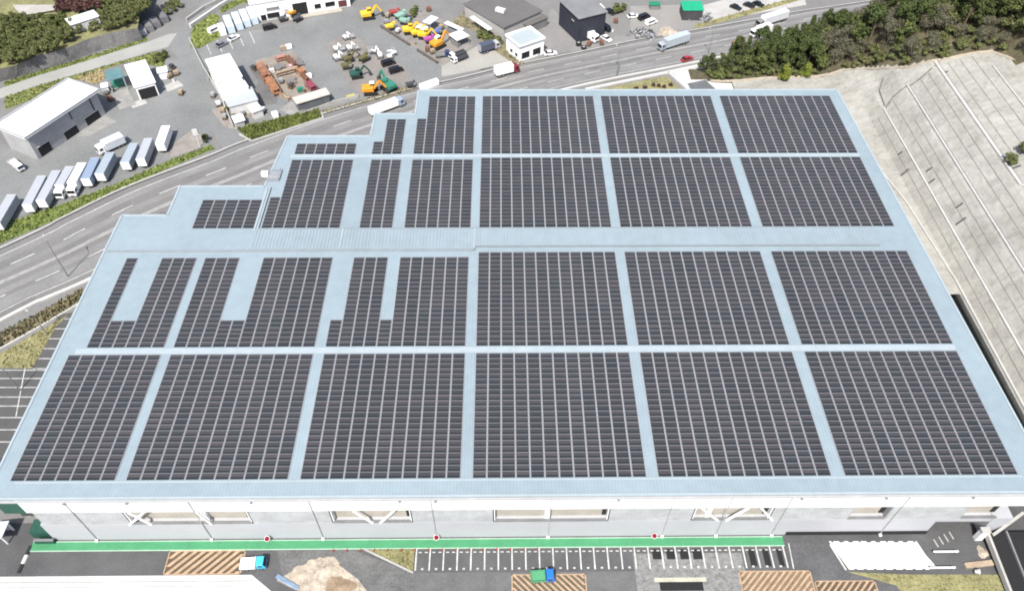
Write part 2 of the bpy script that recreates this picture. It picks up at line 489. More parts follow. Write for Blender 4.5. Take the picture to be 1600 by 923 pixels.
def hatch(x0, x1, y0, y1, dirn, name, base, wd=.42, pit=1.0):
    struct(name + '_base', MB().sheet([(x0, y0), (x1, y0), (x1, y1), (x0, y1)], .018), base)
    mb = MB()
    h = y1 - y0
    x = x0 - h
    while x < x1 + h:
        a = [(x, y0), (x + wd, y0), (x + wd + dirn * h, y1), (x + dirn * h, y1)]
        # clip against x0..x1 by sampling along the stripe
        seg = []
        N = 24
        for k in range(N):
            t0, t1 = k / N, (k + 1) / N
            xa, xb = x + dirn * h * t0, x + dirn * h * t1
            if min(xa, xb) >= x0 and max(xa, xb) + wd <= x1:
                mb.sheet([(xa, y0 + h * t0), (xa + wd, y0 + h * t0), (xb + wd, y0 + h * t1), (xb, y0 + h * t1)], .024)
        x += pit
    for bx in ((x0, x1, y0, y0 + .2), (x0, x1, y1 - .2, y1), (x0, x0 + .2, y0, y1), (x1 - .2, x1, y0, y1)):
        mb.sheet([(bx[0], bx[2]), (bx[1], bx[2]), (bx[1], bx[3]), (bx[0], bx[3])], .028)
    struct(name, mb, ORANGE_PAINT)


HB = mat('brown hatch base', (0.075, 0.055, 0.035), .9, .2, .5, 3)
hatch(-61.5, -47.5, 55.2, 59.7, 1, 'hatched_loading_bay', HB, .8, 1.55)
hatch(1.2, 14.6, 50, 54.8, -1, 'hatched_waiting_bay', mat('dark hatch base', (.09, .075, .05), .9, .2, .5, 3), .5, 1.2)
hatch(42.2, 55.3, 50, 55.1, 1, 'hatched_turning_bay', mat('tan hatch base', (.15, .11, .07), .9, .2, .5, 3), .5, 1.2)
hatch(55.5, 66.5, 49, 53.2, 1, 'hatched_exit_bay', HB, .5, 1.2)
# pale pavement at the bottom left, sand heap, tarp
poly_sheet('front_pavement', [(-150, 55.1), (-45.5, 55.1), (-38.5, 50), (-38.5, 40), (-150, 40)], 0.03, CONC_WHITE)
m = MB(); m.box(-95, 54.0, .03, 100, .14, .012); m.box(-95, 53.1, .03, 100, .1, .012); struct('pavement_joints', m, CONC_GREY)
# white apron on the right
APRON = mat('chalky apron', (0.62, 0.615, 0.60), .9, .10, .5, 2.5)
ap = atl([(1295, 845), (1432, 845), (1446, 866), (1462, 884), (1452, 889), (1327, 889)])
poly_sheet('white_apron', ap, 0.02, APRON)
m = MB()
for k in range(11):
    p = at(1300 + k * 14.2, 844); m.box(p.x, p.y - .1, .024, .9 if k % 3 else .4, .55, .006)
for k in range(9):
    p = at(1322 + k * 15.2, 889); m.box(p.x, p.y, .024, .5, .34, .006)
struct('apron_edge_marks', m, ASPH_NEW)  # dark rectangles along both edges of the apron
grass_poly(atl([(1325, 893), (1420, 897), (1560, 897), (1600, 905), (1620, 960), (1440, 960), (1400, 914)]), 0.05, GRASS_DRY, 500, .2, None, 'grass_verge', .2)
poly_sheet('exit_lane', atl([(1228, 848), (1290, 848), (1322, 892), (1420, 914), (1400, 925), (1280, 925), (1270, 888), (1240, 888)]), 0.012, mat('exit asphalt', (.075, .075, .077), .85, .22, .25, 2))
m = MB()
p = at(1297, 850); q = at(1322, 890); m.beam((p.x, p.y, .04), (q.x, q.y, .04), .35, .05)
p = at(1232, 848); q = at(1240, 888); m.beam((p.x, p.y, .04), (q.x, q.y, .04), .2, .03)
struct('exit_lane_lines', m, WHITE_PAINT)

# ================================================================== WAREHOUSE
ROOF_Z = 16.6
ROOF = mat('blue grey roof sheet', (0.228, 0.282, 0.308), 0.45, 0.07, 0.035, 0.5)
nt = ROOF.node_tree
# standing seams: fine ribs running down the slope
tc = nt.nodes.new('ShaderNodeTexCoord'); wv = nt.nodes.new('ShaderNodeTexWave')
wv.wave_type = 'BANDS'; wv.bands_direction = 'X'; wv.inputs['Scale'].default_value = 0.52; wv.inputs['Distortion'].default_value = 0
cr = nt.nodes.new('ShaderNodeValToRGB'); cr.color_ramp.elements[0].position = .80; cr.color_ramp.elements[1].position = .95
bp = nt.nodes.new('ShaderNodeBump'); bp.inputs['Strength'].default_value = .35; bp.inputs['Distance'].default_value = .06
nt.links.new(tc.outputs['Object'], wv.inputs['Vector']); nt.links.new(wv.outputs['Fac'], cr.inputs['Fac'])
sm_src = nt.nodes['Principled BSDF'].inputs['Base Color'].links[0].from_socket
smx = nt.nodes.new('ShaderNodeMix'); smx.data_type = 'RGBA'; smx.blend_type = 'MULTIPLY'; smx.inputs[7].default_value = (.93, .935, .94, 1)
nt.links.new(cr.outputs['Color'], smx.inputs[0]); nt.links.new(sm_src, smx.inputs[6]); nt.links.new(smx.outputs[2], nt.nodes['Principled BSDF'].inputs['Base Color'])
nt.links.new(cr.outputs['Color'], bp.inputs['Height']); nt.links.new(bp.outputs['Normal'], nt.nodes['Principled BSDF'].inputs['Normal'])
ROOF_TRIM = mat('pale roof trim', (0.30, 0.35, 0.37), 0.5, .05, .3, 2)
WALK = mat('roof walkway', (0.29, 0.335, 0.355), .6, .06, .4, 3)
WALLG = mat('warehouse grey cladding', (0.355, 0.363, 0.380), .6, .04, .15, 2)
LOUV = mat('warehouse louvre', (0.305, 0.318, 0.322), .6, .14, .35, 2.5)
WALLW = mat('warehouse white band', (0.74, 0.745, 0.745), .55, .02, .2, 2)
CREAM = mat('cream inner wall', (0.33, 0.31, 0.265), .8, .1, .3, 2)
OUT = [(-87.8, 61.7), (94.6, 61.7), (92.3, 183), (-23.2, 183), (-23.3, 172), (-33.9, 172), (-34.1, 162.3), (-55.3, 162.3), (-57.2, 142.6), (-77.3, 142.6), (-77.4, 132.4), (-87.8, 132.4)]
wh = thing('warehouse', 'huge pale blue roofed white warehouse with stepped back left corner', 'warehouse', (0, 61.7, 0))


def whp(name, mb, m, par=None, **k):
    o = mb.build(name, m, par or wh, **k)
    if par is None:
        o.location = (0, -61.7, 0)
    return o


roof = whp('roof', MB().prism(OUT, 16.25, ROOF_Z), ROOF)
m = MB()
for i in range(len(OUT)):
    a, b = OUT[i], OUT[(i + 1) % len(OUT)]
    m.beam((*a, ROOF_Z + .02), (*b, ROOF_Z + .02), .42, .22)
whp('roof_edge_trim', m, ROOF_TRIM)
m = MB(); m.box(3.4, 61.38, 15.9, 182.6, .36, .34); whp('gutter', m, GREY_L)
INN = [(-87.0, 65.2), (93.6, 65.2), (91.5, 182.3), (-22.6, 182.3), (-22.7, 171.3), (-33.3, 171.3), (-33.5, 161.6), (-54.8, 161.6), (-56.6, 141.9), (-76.7, 141.9), (-76.8, 131.7), (-87.0, 131.7)]
whp('side_wall', MB().prism(INN, 0, 16.2), WALLG)
XU = at(25, 784, 15).x; XL = at(88, 839, 0).x
whp('upper_wall', MB().box((XU + 93.9) / 2, 63.5, 11.05, 93.9 - XU, 3.2, 5.15), WALLW)
DG = mat('dark green cladding', (.012, .065, .045), .6, .1, .3, 2)
whp('green_corner_wall', MB().box((XU - 87.2) / 2 - .02, 63.2, 10.8, XU + 87.2 - .04, 2.6, 5.4), DG)
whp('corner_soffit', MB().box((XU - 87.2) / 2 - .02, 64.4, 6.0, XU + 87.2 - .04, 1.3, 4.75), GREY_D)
# lower wall with a drive-through cut at the right end
whp('lower_wall', MB().box((XL + 78.7) / 2, 63.5, 0, 78.7 - XL, 3.2, 6.2), WALLG)
whp('green_base_wall', MB().box((XL - 87.2) / 2 - .02, 63.6, 0, XL + 87.2 - .05, 2.6, 2.4), DG)
whp('corner_column', MB().box(90.6, 63.2, 0, 3.6, 2.6, 6.2), WALLG)
whp('passage_lintel', MB().box(83.7, 63.5, 5.0, 10.0, 3.2, 1.2), WALLG)
xo = lambda px: at(px, 806, 8.8).x
segs = [(60, 200), (390, 518), (642, 772), (951, 1085), (1206, 1333), (1392, 1513)]
for a, b in segs:
    m = MB(); x0, x1 = xo(a), xo(b)
    m.box((x0 + x1) / 2, 63.5, 6.2, x1 - x0, 3.1, 4.85)
    o = whp('louvre_panel', m, LOUV)
    mm = MB(); k = 0
    zz = 6.6
    while zz < 10.9:
        mm.box((x0 + x1) / 2, 61.92, zz, x1 - x0 - .5, .10, .22, ty=.3); zz += .42
    s = mm.build('slats', LOUV, o)
m = MB()
for px in (318, 856, 1110):
    x = xo(px); whp('column', MB().box(x, 63.0, 6.2, .9, 1.2, 4.85), WHITE)
for px in (200, 390, 518, 642, 772, 951, 1085, 1206):
    x = xo(px); whp('opening_jamb', MB().box(x, 62.6, 6.2, .35, 1.3, 4.85), WHITE)
op = [(200, 390), (518, 642), (772, 951), (1085, 1206), (1333, 1392), (1513, 1570)]
REVEAL_SHADE = mat('reveal shade', (.012, .012, .013), .8, 0)
for a, b in op:
    x0, x1 = xo(a), xo(b)
    m = MB(); m.box((x0 + x1) / 2, 62.0, 6.2, x1 - x0, .22, .55)
    whp('opening_rail', m, GREY_M)
    m = MB(); m.box((x0 + x1) / 2, 63.2, 6.2, x1 - x0, .3, 4.85); whp('inner_wall', m, CREAM)
    whp('reveal_shade', MB().box(x1 - .55, 62.95, 6.8, .8, .2, 4.1), REVEAL_SHADE)  # black strip paints the unlit depth at the opening's right end
BR = [(((205, 786)), ((236, 823))), ((308, 797), (331, 820)), ((552, 797), (583, 816)), ((616, 797), (594, 816)), ((1098, 795), (1122, 812)), ((1170, 795), (1134, 812)), ((1190, 795), (1207, 812)), ((225, 797), (205, 812))]
for a, b in BR:
    za, zb = 11.2, 6.4
    xa, xb = at(a[0], a[1], za).x, at(b[0], b[1], zb).x
    whp('brace', MB().beam((xa, 61.75, za), (xb, 61.75, zb), .3, .32), WHITE)
for px in (155, 333, 506, 682, 856, 1034, 1118, 1205, 1375):
    x = at(px, 838, 0).x
    d = whp('downpipe', MB().tube((x, 61.76, .2), (x, 61.76, 15.9), .075), GREY_L if px not in (682,) else GREY_L)
    MB().box(x, 61.55, .142, .5, .4, .35).build('pipe_shoe', WHITE, d)
# small floodlights under the gutter
for px in (100, 198, 392, 624, 680, 967, 1255, 1388, 1525):
    x = at(px, 783, 14.8).x
    whp('floodlight', MB().box(x, 61.7, 14.5, .4, .4, .3, ty=.6), GREY_M)
whp('dock_opening', MB().box(65.6, 61.86, .03, 26.5, .12, 1.25), BLACK)
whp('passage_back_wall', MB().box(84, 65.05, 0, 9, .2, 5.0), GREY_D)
# raised ridge strip and its flashings
whp('ridge_cap', MB().prism([(-56.2, 120.9), (-6.6, 120.9), (-6.6, 121.9), (84, 121.9), (84, 127.3), (-56.0, 127.3)], ROOF_Z + .005, ROOF_Z + .38), ROOF)
m = MB()
x = -55.6
while x < 83.6:
    m.box(x, 124.6 if x > -6.6 else 124.1, ROOF_Z + .381, .3, 5.2 if x > -6.6 else 6.2, .07); x += .75
whp('ridge_ribs', m, mat('ridge rib', (.235, .28, .305), .5, .05, .5, 3))
m = MB(); m.beam((-56.2, 127.45, 16.95), (84, 127.45, 16.95), .35, .2); m.beam((-87, 120.6, 16.72), (-6.6, 120.6, 16.72), .5, .3); m.beam((-6.6, 121.7, 16.95), (84, 121.7, 16.95), .3, .2)
m.beam((-6.4, 120.6, 16.95), (-6.4, 121.7, 16.95), .3, .2)
whp('ridge_flashing', m, mat('grey flashing', (.20, .225, .24), .6, .08, .4, 3))
for y0, y1, xa, xb in ((92.3, 93.65, -84, 89.6), (153.55, 154.65, -53, 89.6)):
    whp('roof_walkway', MB().box((xa + xb) / 2, (y0 + y1) / 2, ROOF_Z + .005, xb - xa, y1 - y0, .08), WALK)
m = MB(); m.box(3, 64.7, ROOF_Z + .006, 174, .28, .06)
whp('snow_guard', m, WALK)
m = MB()
for x in (-36.3, -6.5):
    m.beam((x, 121, 17.02), (x, 127.3, 17.02), .3, .1)
whp('ridge_joint', m, WALK)
# access walkway and hatch on the roof step
m = MB(); m.box(-56.35, 134.5, ROOF_Z + .01, .5, 14.6, .16); m.box(-54.9 - .6, 134.5, ROOF_Z + .01, .25, 14.6, .5)
whp('cable_tray', m, WALK)

ra = thing('roof_access_ladder', 'white caged access landing at the step in the warehouse roof edge', 'ladder', (-56.2, 146.2, ROOF_Z + .12))
MB().box(0.6, 0, 0, 3.2, 3.8, .12).build('platform', STEEL, ra)
for dx, dy in ((-1, -1.8), (2.1, -1.8), (2.1, 1.8), (-1, 1.8)):
    MB().tube((dx, dy, .1), (dx, dy, 1.2), .05).build('post', STEEL, ra)
m = MB()
for a, b in (((-1, -1.8), (2.1, -1.8)), ((2.1, -1.8), (2.1, 1.8)), ((2.1, 1.8), (-1, 1.8))):
    m.tube((*a, 1.2), (*b, 1.2), .05); m.tube((*a, .65), (*b, .65), .04)
m.build('handrail', STEEL, ra)
MB().box(-1.6, .6, -.3, 1.6, 1.1, 1.1).build('hatch_box', WHITE, ra)

# ---------------------------------------------------------------- solar arrays
PV = bpy.data.materials.new('solar module'); PV.use_nodes = True
nt = PV.node_tree; b = nt.nodes['Principled BSDF']
gi = nt.nodes.new('ShaderNodeNewGeometry'); ramp = nt.nodes.new('ShaderNodeValToRGB')
ramp.color_ramp.elements[0].color = (0.036, 0.039, 0.043, 1); ramp.color_ramp.elements[1].color = (0.056, 0.050, 0.053, 1)
oi = nt.nodes.new('ShaderNodeObjectInfo'); mr = nt.nodes.new('ShaderNodeMapRange'); mr.inputs['To Min'].default_value = .88; mr.inputs['To Max'].default_value = 1.12
mul = nt.nodes.new('ShaderNodeMix'); mul.data_type = 'RGBA'; mul.blend_type = 'MULTIPLY'; mul.inputs[0].default_value = 1
adr = nt.nodes.new('ShaderNodeMath'); adr.operation = 'ADD'; frr = nt.nodes.new('ShaderNodeMath'); frr.operation = 'FRACT'
nt.links.new(gi.outputs['Random Per Island'], adr.inputs[0]); nt.links.new(oi.outputs['Random'], adr.inputs[1]); nt.links.new(adr.outputs[0], frr.inputs[0]); nt.links.new(frr.outputs[0], ramp.inputs['Fac']); nt.links.new(oi.outputs['Random'], mr.inputs['Value'])
nt.links.new(ramp.outputs['Color'], mul.inputs[6]); nt.links.new(mr.outputs[0], mul.inputs[7]); nt.links.new(mul.outputs[2], b.inputs['Base Color'])
b.inputs['Roughness'].default_value = .28; b.inputs['Specular IOR Level'].default_value = .4
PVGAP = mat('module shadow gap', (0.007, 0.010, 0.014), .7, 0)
PVFR = mat('module frame', (0.20, 0.20, 0.205), .5, .05, 1, 4)
PVRAIL = mat('mounting rail', (0.245, 0.24, 0.245), .6, .08, 1, 4)
ROWP = 1.227
STRIP = {}


def strip_mesh(w, n, pit):
    key = (round(w, 2), n, round(pit, 3))
    if key in STRIP: return STRIP[key]
    mb = MB()
    L = n * pit
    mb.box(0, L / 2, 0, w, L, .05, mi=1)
    for sx in (-1, 1): mb.box(sx * (w / 2 + .07), L / 2, 0, .12, L, .045, mi=3)
    for k in range(n):
        y = k * pit
        d = .44
        # glass, tilted a little to the south, with its pale frame along the upper edge
        vs = [(-w / 2 + .02, y + d, .07), (w / 2 - .02, y + d, .07), (w / 2 - .02, y + pit - .10, .12), (-w / 2 + .02, y + pit - .10, .12)]
        mb.add(vs + [(x, yy, .052) for x, yy, _ in vs], [(0, 1, 2, 3), (1, 0, 4, 5), (2, 1, 5, 6), (3, 2, 6, 7), (0, 3, 7, 4)], 0)
        mb.box(0, y + pit - .06, .052, w - .02, .09, .07, mi=2)
    me = bpy.data.meshes.new('panel_strip'); me.from_pydata(mb.v, [], mb.f)
    for mm in (PV, PVGAP, PVFR, PVRAIL): me.materials.append(mm)
    me.polygons.foreach_set('material_index', mb.m); me.update()
    STRIP[key] = me
    return me


def array(label, x0, strips, pitch, rows_y):
    """strips: list of (start y, end y) per strip; x0 = left edge"""
    a = thing('solar_array', label, 'solar panels', (x0 + pitch * len(strips) / 2, min(s[0] for s in strips), ROOF_Z + .03), 0, 'solar panel arrays on the warehouse roof')
    for k, (ya, yb) in enumerate(strips):
        n = max(1, round((yb - ya) / ROWP)); pit = (yb - ya) / n
        o = bpy.data.objects.new('panel_strip', strip_mesh(pitch - .31, n, pit)); COL.objects.link(o)
        o.parent = a
        o.location = (-pitch * len(strips) / 2 + pitch * (k + .5), ya - a.location.y, 0.02)
    return a


ORD = ['leftmost', 'second from the left', 'third from the left', 'third from the right', 'second from the right', 'rightmost']
COLS = [(-84.96, 7, 18.02), (-65.17, 11, 27.9), (-35.31, 11, 27.77), (-5.58, 12, 30.25), (26.59, 12, 30.25), (59.09, 12, 30.4)]
for i, (x0, n, wd) in enumerate(COLS):
    array('solar array beside the front gutter, %s block of that row' % ORD[i], x0, [(65.06, 92.04)] * n, wd / n, 0)
A, B_, T = 93.95, 100.7, 118.5
T4 = 119.95
array('solar array left of all second row blocks, with a two strip bare notch', -82.2, [(A, T)] + [(A, B_)] * 2 + [(A, T)] * 3, 15.3 / 6, 0)
array('solar array with a two strip notch after its third strip, behind the second front block', -65.17, [(A, T)] * 3 + [(A, B_)] * 2 + [(A, T)] * 6, 27.9 / 11, 0)
array('solar array with one strip notches at its first and fifth strips', -35.31, [(A, B_)] + [(A, T)] * 3 + [(A, B_)] + [(A, T)] * 6, 27.77 / 11, 0)
for i in (3, 4, 5):
    array('full solar array just before the ridge strip, %s block' % ORD[i], COLS[i][0], [(A, T4)] * 12, COLS[i][2] / 12, 0)
array('small five strip solar array alone on the far left roof step', -70.6, [(128.0, 137.6)] * 5 + [], 14.2 / 5, 0)
array('solar array behind the ridge with a short first strip beside the access ladder', -55.0, [(128.0, 138.5)] + [(128.0, 152.5)] * 6, 17.9 / 7, 0)
array('narrow three strip solar array just behind the ridge strip', -32.8, [(128.0, 152.5)] * 3, 7.6 / 3, 0)
array('six strip solar array just behind the ridge strip', -22.6, [(128.0, 152.5)] * 6, 15.2 / 6, 0)
for i in (3, 4, 5):
    array('full solar array just behind the ridge strip, %s block' % ORD[i], COLS[i][0], [(128.05, 153.2)] * 12, COLS[i][2] / 12, 0)
array('short six strip solar array on the second roof step, only a few rows deep', -52.3, [(154.9, 159.0)] * 6, 15.2 / 6, 0)
array('narrow three strip solar array on the third roof step with short first strip', -33.0, [(154.9, 159.8), (154.9, 169.4), (154.9, 169.4)], 7.6 / 3, 0)
array('six strip solar array at the back edge with a short first strip', -22.6, [(154.98, 169.6)] + [(154.98, 179.8)] * 5, 15.2 / 6, 0)
for i in (3, 4, 5):
    array('full solar array along the back roof edge, %s block' % ORD[i], COLS[i][0], [(154.98, 179.9)] * 12, COLS[i][2] / 12, 0)

# ================================================================== SLOPE, TERRACES AND FOREST HILL
PX = [(60, 0.3), (88, .6), (97, 0.9), (105.5, 1.2), (105.8, 5.0), (106.4, 5.2), (109.0, 8.2), (110.3, 8.5), (114.7, 13.2), (116.4, 14.0), (121.5, 18.5), (124, 18.9), (133, 21.8), (136, 22.1), (160, 27), (220, 34), (400, 40)]
CREST = [(40, 216.5), (60, 214), (72, 212.5), (83, 213), (95, 211.5), (105, 210), (110, 206.5), (114, 201.5), (118, 197), (122, 194.8), (130, 194.2), (137, 193.8), (141, 188), (144, 178), (148, 160), (156, 145), (190, 135), (400, 130)]


def lerp_list(T_, x):
    if x <= T_[0][0]: return T_[0][1]
    for (a, va), (b, vb) in zip(T_, T_[1:]):
        if x <= b: return va + (vb - va) * (x - a) / (b - a)
    return T_[-1][1]


def road_lower_y(x):
    best = None
    for i in range(NR - 1):
        if Lr[i].x <= x <= Lr[i + 1].x:
            t = (x - Lr[i].x) / max(1e-6, Lr[i + 1].x - Lr[i].x)
            return Lr[i].y + (Lr[i + 1].y - Lr[i].y) * t
    return 305


def hill_z(x, y):
    z = lerp_list(PX, x)
    if x < 105.9 and y > 117 and x > 91: z = 5.0 - max(0, min(1, (y - 150) / 30)) * 3.0 * max(0, min(1, (105.5 - x) / 11))
    # behind the building the toe of the slope swings round to the left
    if y > 150 and x < 112:
        k = min(1, (y - 150) / 45.0)
        soft = 0.3 + max(0, (x - 62)) * 0.16 * k + max(0, x - 97) * .35 * k
        kk = max(0, min(1, (y - 184) / 14))
        z = z * (1 - kk) + (0.4 + (x - 62) * .08 if x < 100 else 3.44 + (x - 100) * .55) * kk
    yc = lerp_list(CREST, x)
    if y > yc:
        z += min(6, (y - yc) * .22)
    d = road_lower_y(x) - 3 - y
    z *= max(0, min(1, d / 22)) if d < 22 else 1
    return z


xs = sorted(set([60 + i * 2.5 for i in range(16)] + [100 + i * .8 for i in range(50)] + [140 + i * 4 for i in range(66)] + [105.5, 105.8, 106.4, 109.0, 110.2, 114.6, 116.4, 121.5, 124]))
ys = [30 + i * 2.5 for i in range(55)] + [167 + i * 1.0 for i in range(53)] + [220 + i * 2.5 for i in range(35)]
rnd = random.Random(5)
vi = {}; V = []; Fc = []; Mi = []
for i, x in enumerate(xs):
    for j, y in enumerate(ys):
        z = hill_z(x, y)
        if x > 106 and z > 1: z += rnd.uniform(-.05, .05)
        vi[i, j] = len(V); V.append((x, y, z - .03 if z > .01 else -.5))
for i in range(len(xs) - 1):
    for j in range(len(ys) - 1):
        cx, cy = (xs[i] + xs[i + 1]) / 2, (ys[j] + ys[j + 1]) / 2
        if cx < 94.6 and cy < 183.2: continue
        if cx < 105.5 and cy < 118: continue
        if cx < 71.5 and cy < lerp_list(CREST, cx): continue
        if max(V[vi[a]][2] for a in ((i, j), (i + 1, j), (i + 1, j + 1), (i, j + 1))) < 0: continue
        Fc.append((vi[i, j], vi[i + 1, j], vi[i + 1, j + 1], vi[i, j + 1]))
        Mi.append(1 if cy > lerp_list(CREST, cx) else 0)
mb = MB(); mb.v = V; mb.f = Fc; mb.m = Mi
SLOPE = mat('sprayed concrete slope', (0.29, 0.277, 0.243), .95, .14, .09, .8, bump=.25, tint=(.30, .292, .265))
hill = struct('hillside', mb, [SLOPE, FOREST_SOIL])
# veins on the shotcrete: darker seams
nt = SLOPE.node_tree
bs = nt.nodes['Principled BSDF']; src = bs.inputs['Base Color'].links[0].from_socket
tcn = nt.nodes.new('ShaderNodeTexCoord'); vor = nt.nodes.new('ShaderNodeTexVoronoi'); vor.feature = 'DISTANCE_TO_EDGE'; vor.inputs['Scale'].default_value = .16
nz = nt.nodes.new('ShaderNodeTexNoise'); nz.inputs['Scale'].default_value = .25; nz.inputs['Detail'].default_value = 4
ad = nt.nodes.new('ShaderNodeMix'); ad.data_type = 'RGBA'; ad.blend_type = 'LINEAR_LIGHT'; ad.inputs[0].default_value = .0
vm = nt.nodes.new('ShaderNodeVectorMath'); vm.operation = 'MULTIPLY_ADD'; vm.inputs[1].default_value = (9, 9, 9)
nt.links.new(tcn.outputs['Object'], nz.inputs['Vector']); nt.links.new(nz.outputs['Color'], vm.inputs[0]); nt.links.new(tcn.outputs['Object'], vm.inputs[2])
nt.links.new(vm.outputs[0], vor.inputs['Vector'])
rr = nt.nodes.new('ShaderNodeValToRGB'); rr.color_ramp.elements[0].position = 0.0; rr.color_ramp.elements[0].color = (.86, .85, .83, 1); rr.color_ramp.elements[1].position = .045; rr.color_ramp.elements[1].color = (1, 1, 1, 1)
nt.links.new(vor.outputs['Distance'], rr.inputs['Fac'])
st = nt.nodes.new('ShaderNodeTexNoise'); st.inputs['Scale'].default_value = 1.0; st.inputs['Detail'].default_value = 5
mp = nt.nodes.new('ShaderNodeMapping'); mp.inputs['Scale'].default_value = (.10, .42, .1); mp.inputs['Rotation'].default_value = (0, 0, .35)
sr = nt.nodes.new('ShaderNodeValToRGB'); sr.color_ramp.elements[0].position = .36; sr.color_ramp.elements[0].color = (.91, .91, .91, 1); sr.color_ramp.elements[1].position = .6; sr.color_ramp.elements[1].color = (1.03, 1.03, 1.02, 1)
nt.links.new(tcn.outputs['Object'], mp.inputs['Vector']); nt.links.new(mp.outputs[0], st.inputs['Vector']); nt.links.new(st.outputs['Fac'], sr.inputs['Fac'])
ms2 = nt.nodes.new('ShaderNodeMix'); ms2.data_type = 'RGBA'; ms2.blend_type = 'MULTIPLY'; ms2.inputs[0].default_value = 1
nt.links.new(src, ms2.inputs[6]); nt.links.new(sr.outputs['Color'], ms2.inputs[7]); src = ms2.outputs[2]
mu = nt.nodes.new('ShaderNodeMix'); mu.data_type = 'RGBA'; mu.blend_type = 'MULTIPLY'; mu.inputs[0].default_value = 1
nt.links.new(src, mu.inputs[6]); nt.links.new(rr.outputs['Color'], mu.inputs[7]); nt.links.new(mu.outputs[2], bs.inputs['Base Color'])


def along_hill(name, pts, w, h, m, lift=.1, label=None, cat=None, group=None):
    mb = MB(); P = []
    for (x0, y0), (x1, y1) in zip(pts, pts[1:]):
        n = max(2, int(math.hypot(x1 - x0, y1 - y0) / 3))
        for k in range(n): P.append((x0 + (x1 - x0) * k / n, y0 + (y1 - y0) * k / n))
    P.append(pts[-1])
    for a, b in zip(P, P[1:]):
        mb.beam((*a, hill_z(*a) + lift), (*b, hill_z(*b) + lift), w, h)
    o = mb.build(name, m)
    if name == 'berm_drain':
        m2 = MB()
        for a, b in zip(P, P[1:]):
            a2, b2 = (a[0] + w * .75, a[1]), (b[0] + w * .75, b[1])
            m2.beam((*a2, hill_z(*a2) + lift * .4), (*b2, hill_z(*b2) + lift * .4), .28, .2)
        m2.build('channel_shade', GREY_M, o)  # dark beam paints the shadow line beside each drain
    if label: tag(o, label, cat, group)
    else: o['kind'] = 'structure'
    return o


DRAIN = mat('drain concrete', (0.40, 0.39, 0.36), .9, .1, .5, 3)
gd = 'concrete berm drains on the slope'
along_hill('berm_drain', [(109.4, 30), (109.4, 186)], .55, .3, DRAIN, .15, 'pale concrete drain along the lowest berm of the grey slope', 'drain', gd)
along_hill('berm_drain', [(115.5, 30), (115.5, 190)], .5, .3, DRAIN, .15, 'pale concrete drain along the middle berm of the grey slope', 'drain', gd)
along_hill('berm_drain', [(122.8, 140), (122.8, 194)], .8, .35, DRAIN, .15, 'wide pale concrete drain along the upper berm of the grey slope', 'drain', gd)
along_hill('berm_drain', [(134.6, 150), (134.6, 186)], .5, .3, DRAIN, .15, 'short pale concrete drain on the topmost berm near the shrub', 'drain', gd)
along_hill('berm_drain', [(122.8, 140), (127, 134), (136, 130)], .7, .35, DRAIN, .15, 'pale concrete drain bending away from the upper berm to the right', 'drain', gd)
along_hill('slope_cap', [(106.1, 30), (106.1, 122), (104.2, 150), (100.5, 172), (96.5, 186)], .45, .3, DRAIN, .12, 'pale concrete cap along the top of the retaining wall beside the warehouse', 'wall cap')
along_hill('crest_kerb', [(66, 212.8), (72, 212), (83, 212.5), (95, 211), (105, 209.5), (110, 206), (114, 201), (118, 196.4), (122, 194.2), (130, 193.6), (137, 193), (141, 187)], .8, .3, mat('sandy edge', (.36, .31, .24), .95, .15, .5, 3), .1, 'sandy concrete edge between the grey slope and the forest', 'kerb')
JT = mat('slope joint', (.245, .238, .215), .95, .12, .5, 3)
for jx, ya, yb in ((107.7, 30, 184), (111.9, 30, 188), (113.4, 96, 176), (118.4, 30, 190), (120.2, 118, 190), (125.6, 150, 192), (128.6, 146, 192), (131.6, 142, 192)):
    along_hill('slope_joint', [(jx, ya), (jx, yb)], .16, .1, JT, .05)
rj = random.Random(17)
for k in range(26):
    xa = rj.choice((106.8, 110.6, 116.6, 124.4)); xb = {106.8: 109.0, 110.6: 114.9, 116.6: 121.9, 124.4: 133}[xa]; y = rj.uniform(82, 186); sl_ = rj.uniform(.5, 3)
    along_hill('slope_seam', [(xa, y), (xb, y + sl_)], rj.uniform(.1, .26), .1, JT, .04)
DK = mat('damp stain', (0.12, 0.118, 0.105), .95, .3, .8, 3)
for lab, pts in (('dark cross drain on the lower berm near the warehouse corner', [(110, 186), (112, 188.5), (115.6, 189.5)]), ('dark cross drain between middle and upper berms', [(115.8, 189), (119, 190), (122.6, 192)]), ('dark curved crack drain at the back of the slope', [(110, 187), (110.5, 194), (112.5, 198)])):
    along_hill('cross_drain', pts, .35, .16, DK, .09, lab, 'drain', 'cross drains on the slope')
wp = 0
SPOT = ['beside the lowest berm drain, nearest the camera', 'beside the lowest berm drain, halfway along', 'on the second berm, the nearest pair', 'on the second berm, below the bend', 'beside the upper berm drain, near end', 'beside the upper berm drain, far end', 'under the retaining wall cap, upper one', 'under the retaining wall cap, lower one']
for lab, (x, y, l, a) in zip(SPOT, ((111.4, 137, 1.8, .25), (110.6, 153, 1.3, .3), (112.4, 141.5, 1.3, .3), (111.2, 157, 1.1, .2), (124.4, 146, 2.0, .25), (123.6, 188, 1.0, .2), (107.2, 160, 1.6, .3), (108.0, 167, .9, .2))):
    z = hill_z(x, y)
    o = MB().beam((-l / 2, -math.sin(a) * l / 2, 0), (l / 2, math.sin(a) * l / 2, hill_z(x + l / 2, y) - hill_z(x - l / 2, y)), .3, .22).build('drain_inlet', GREY_D, None, (x, y, hill_z(x - l / 2, y) + .12))
    tag(o, 'dark drain inlet ' + lab, 'drain inlet', 'dark drain inlets on the slope')
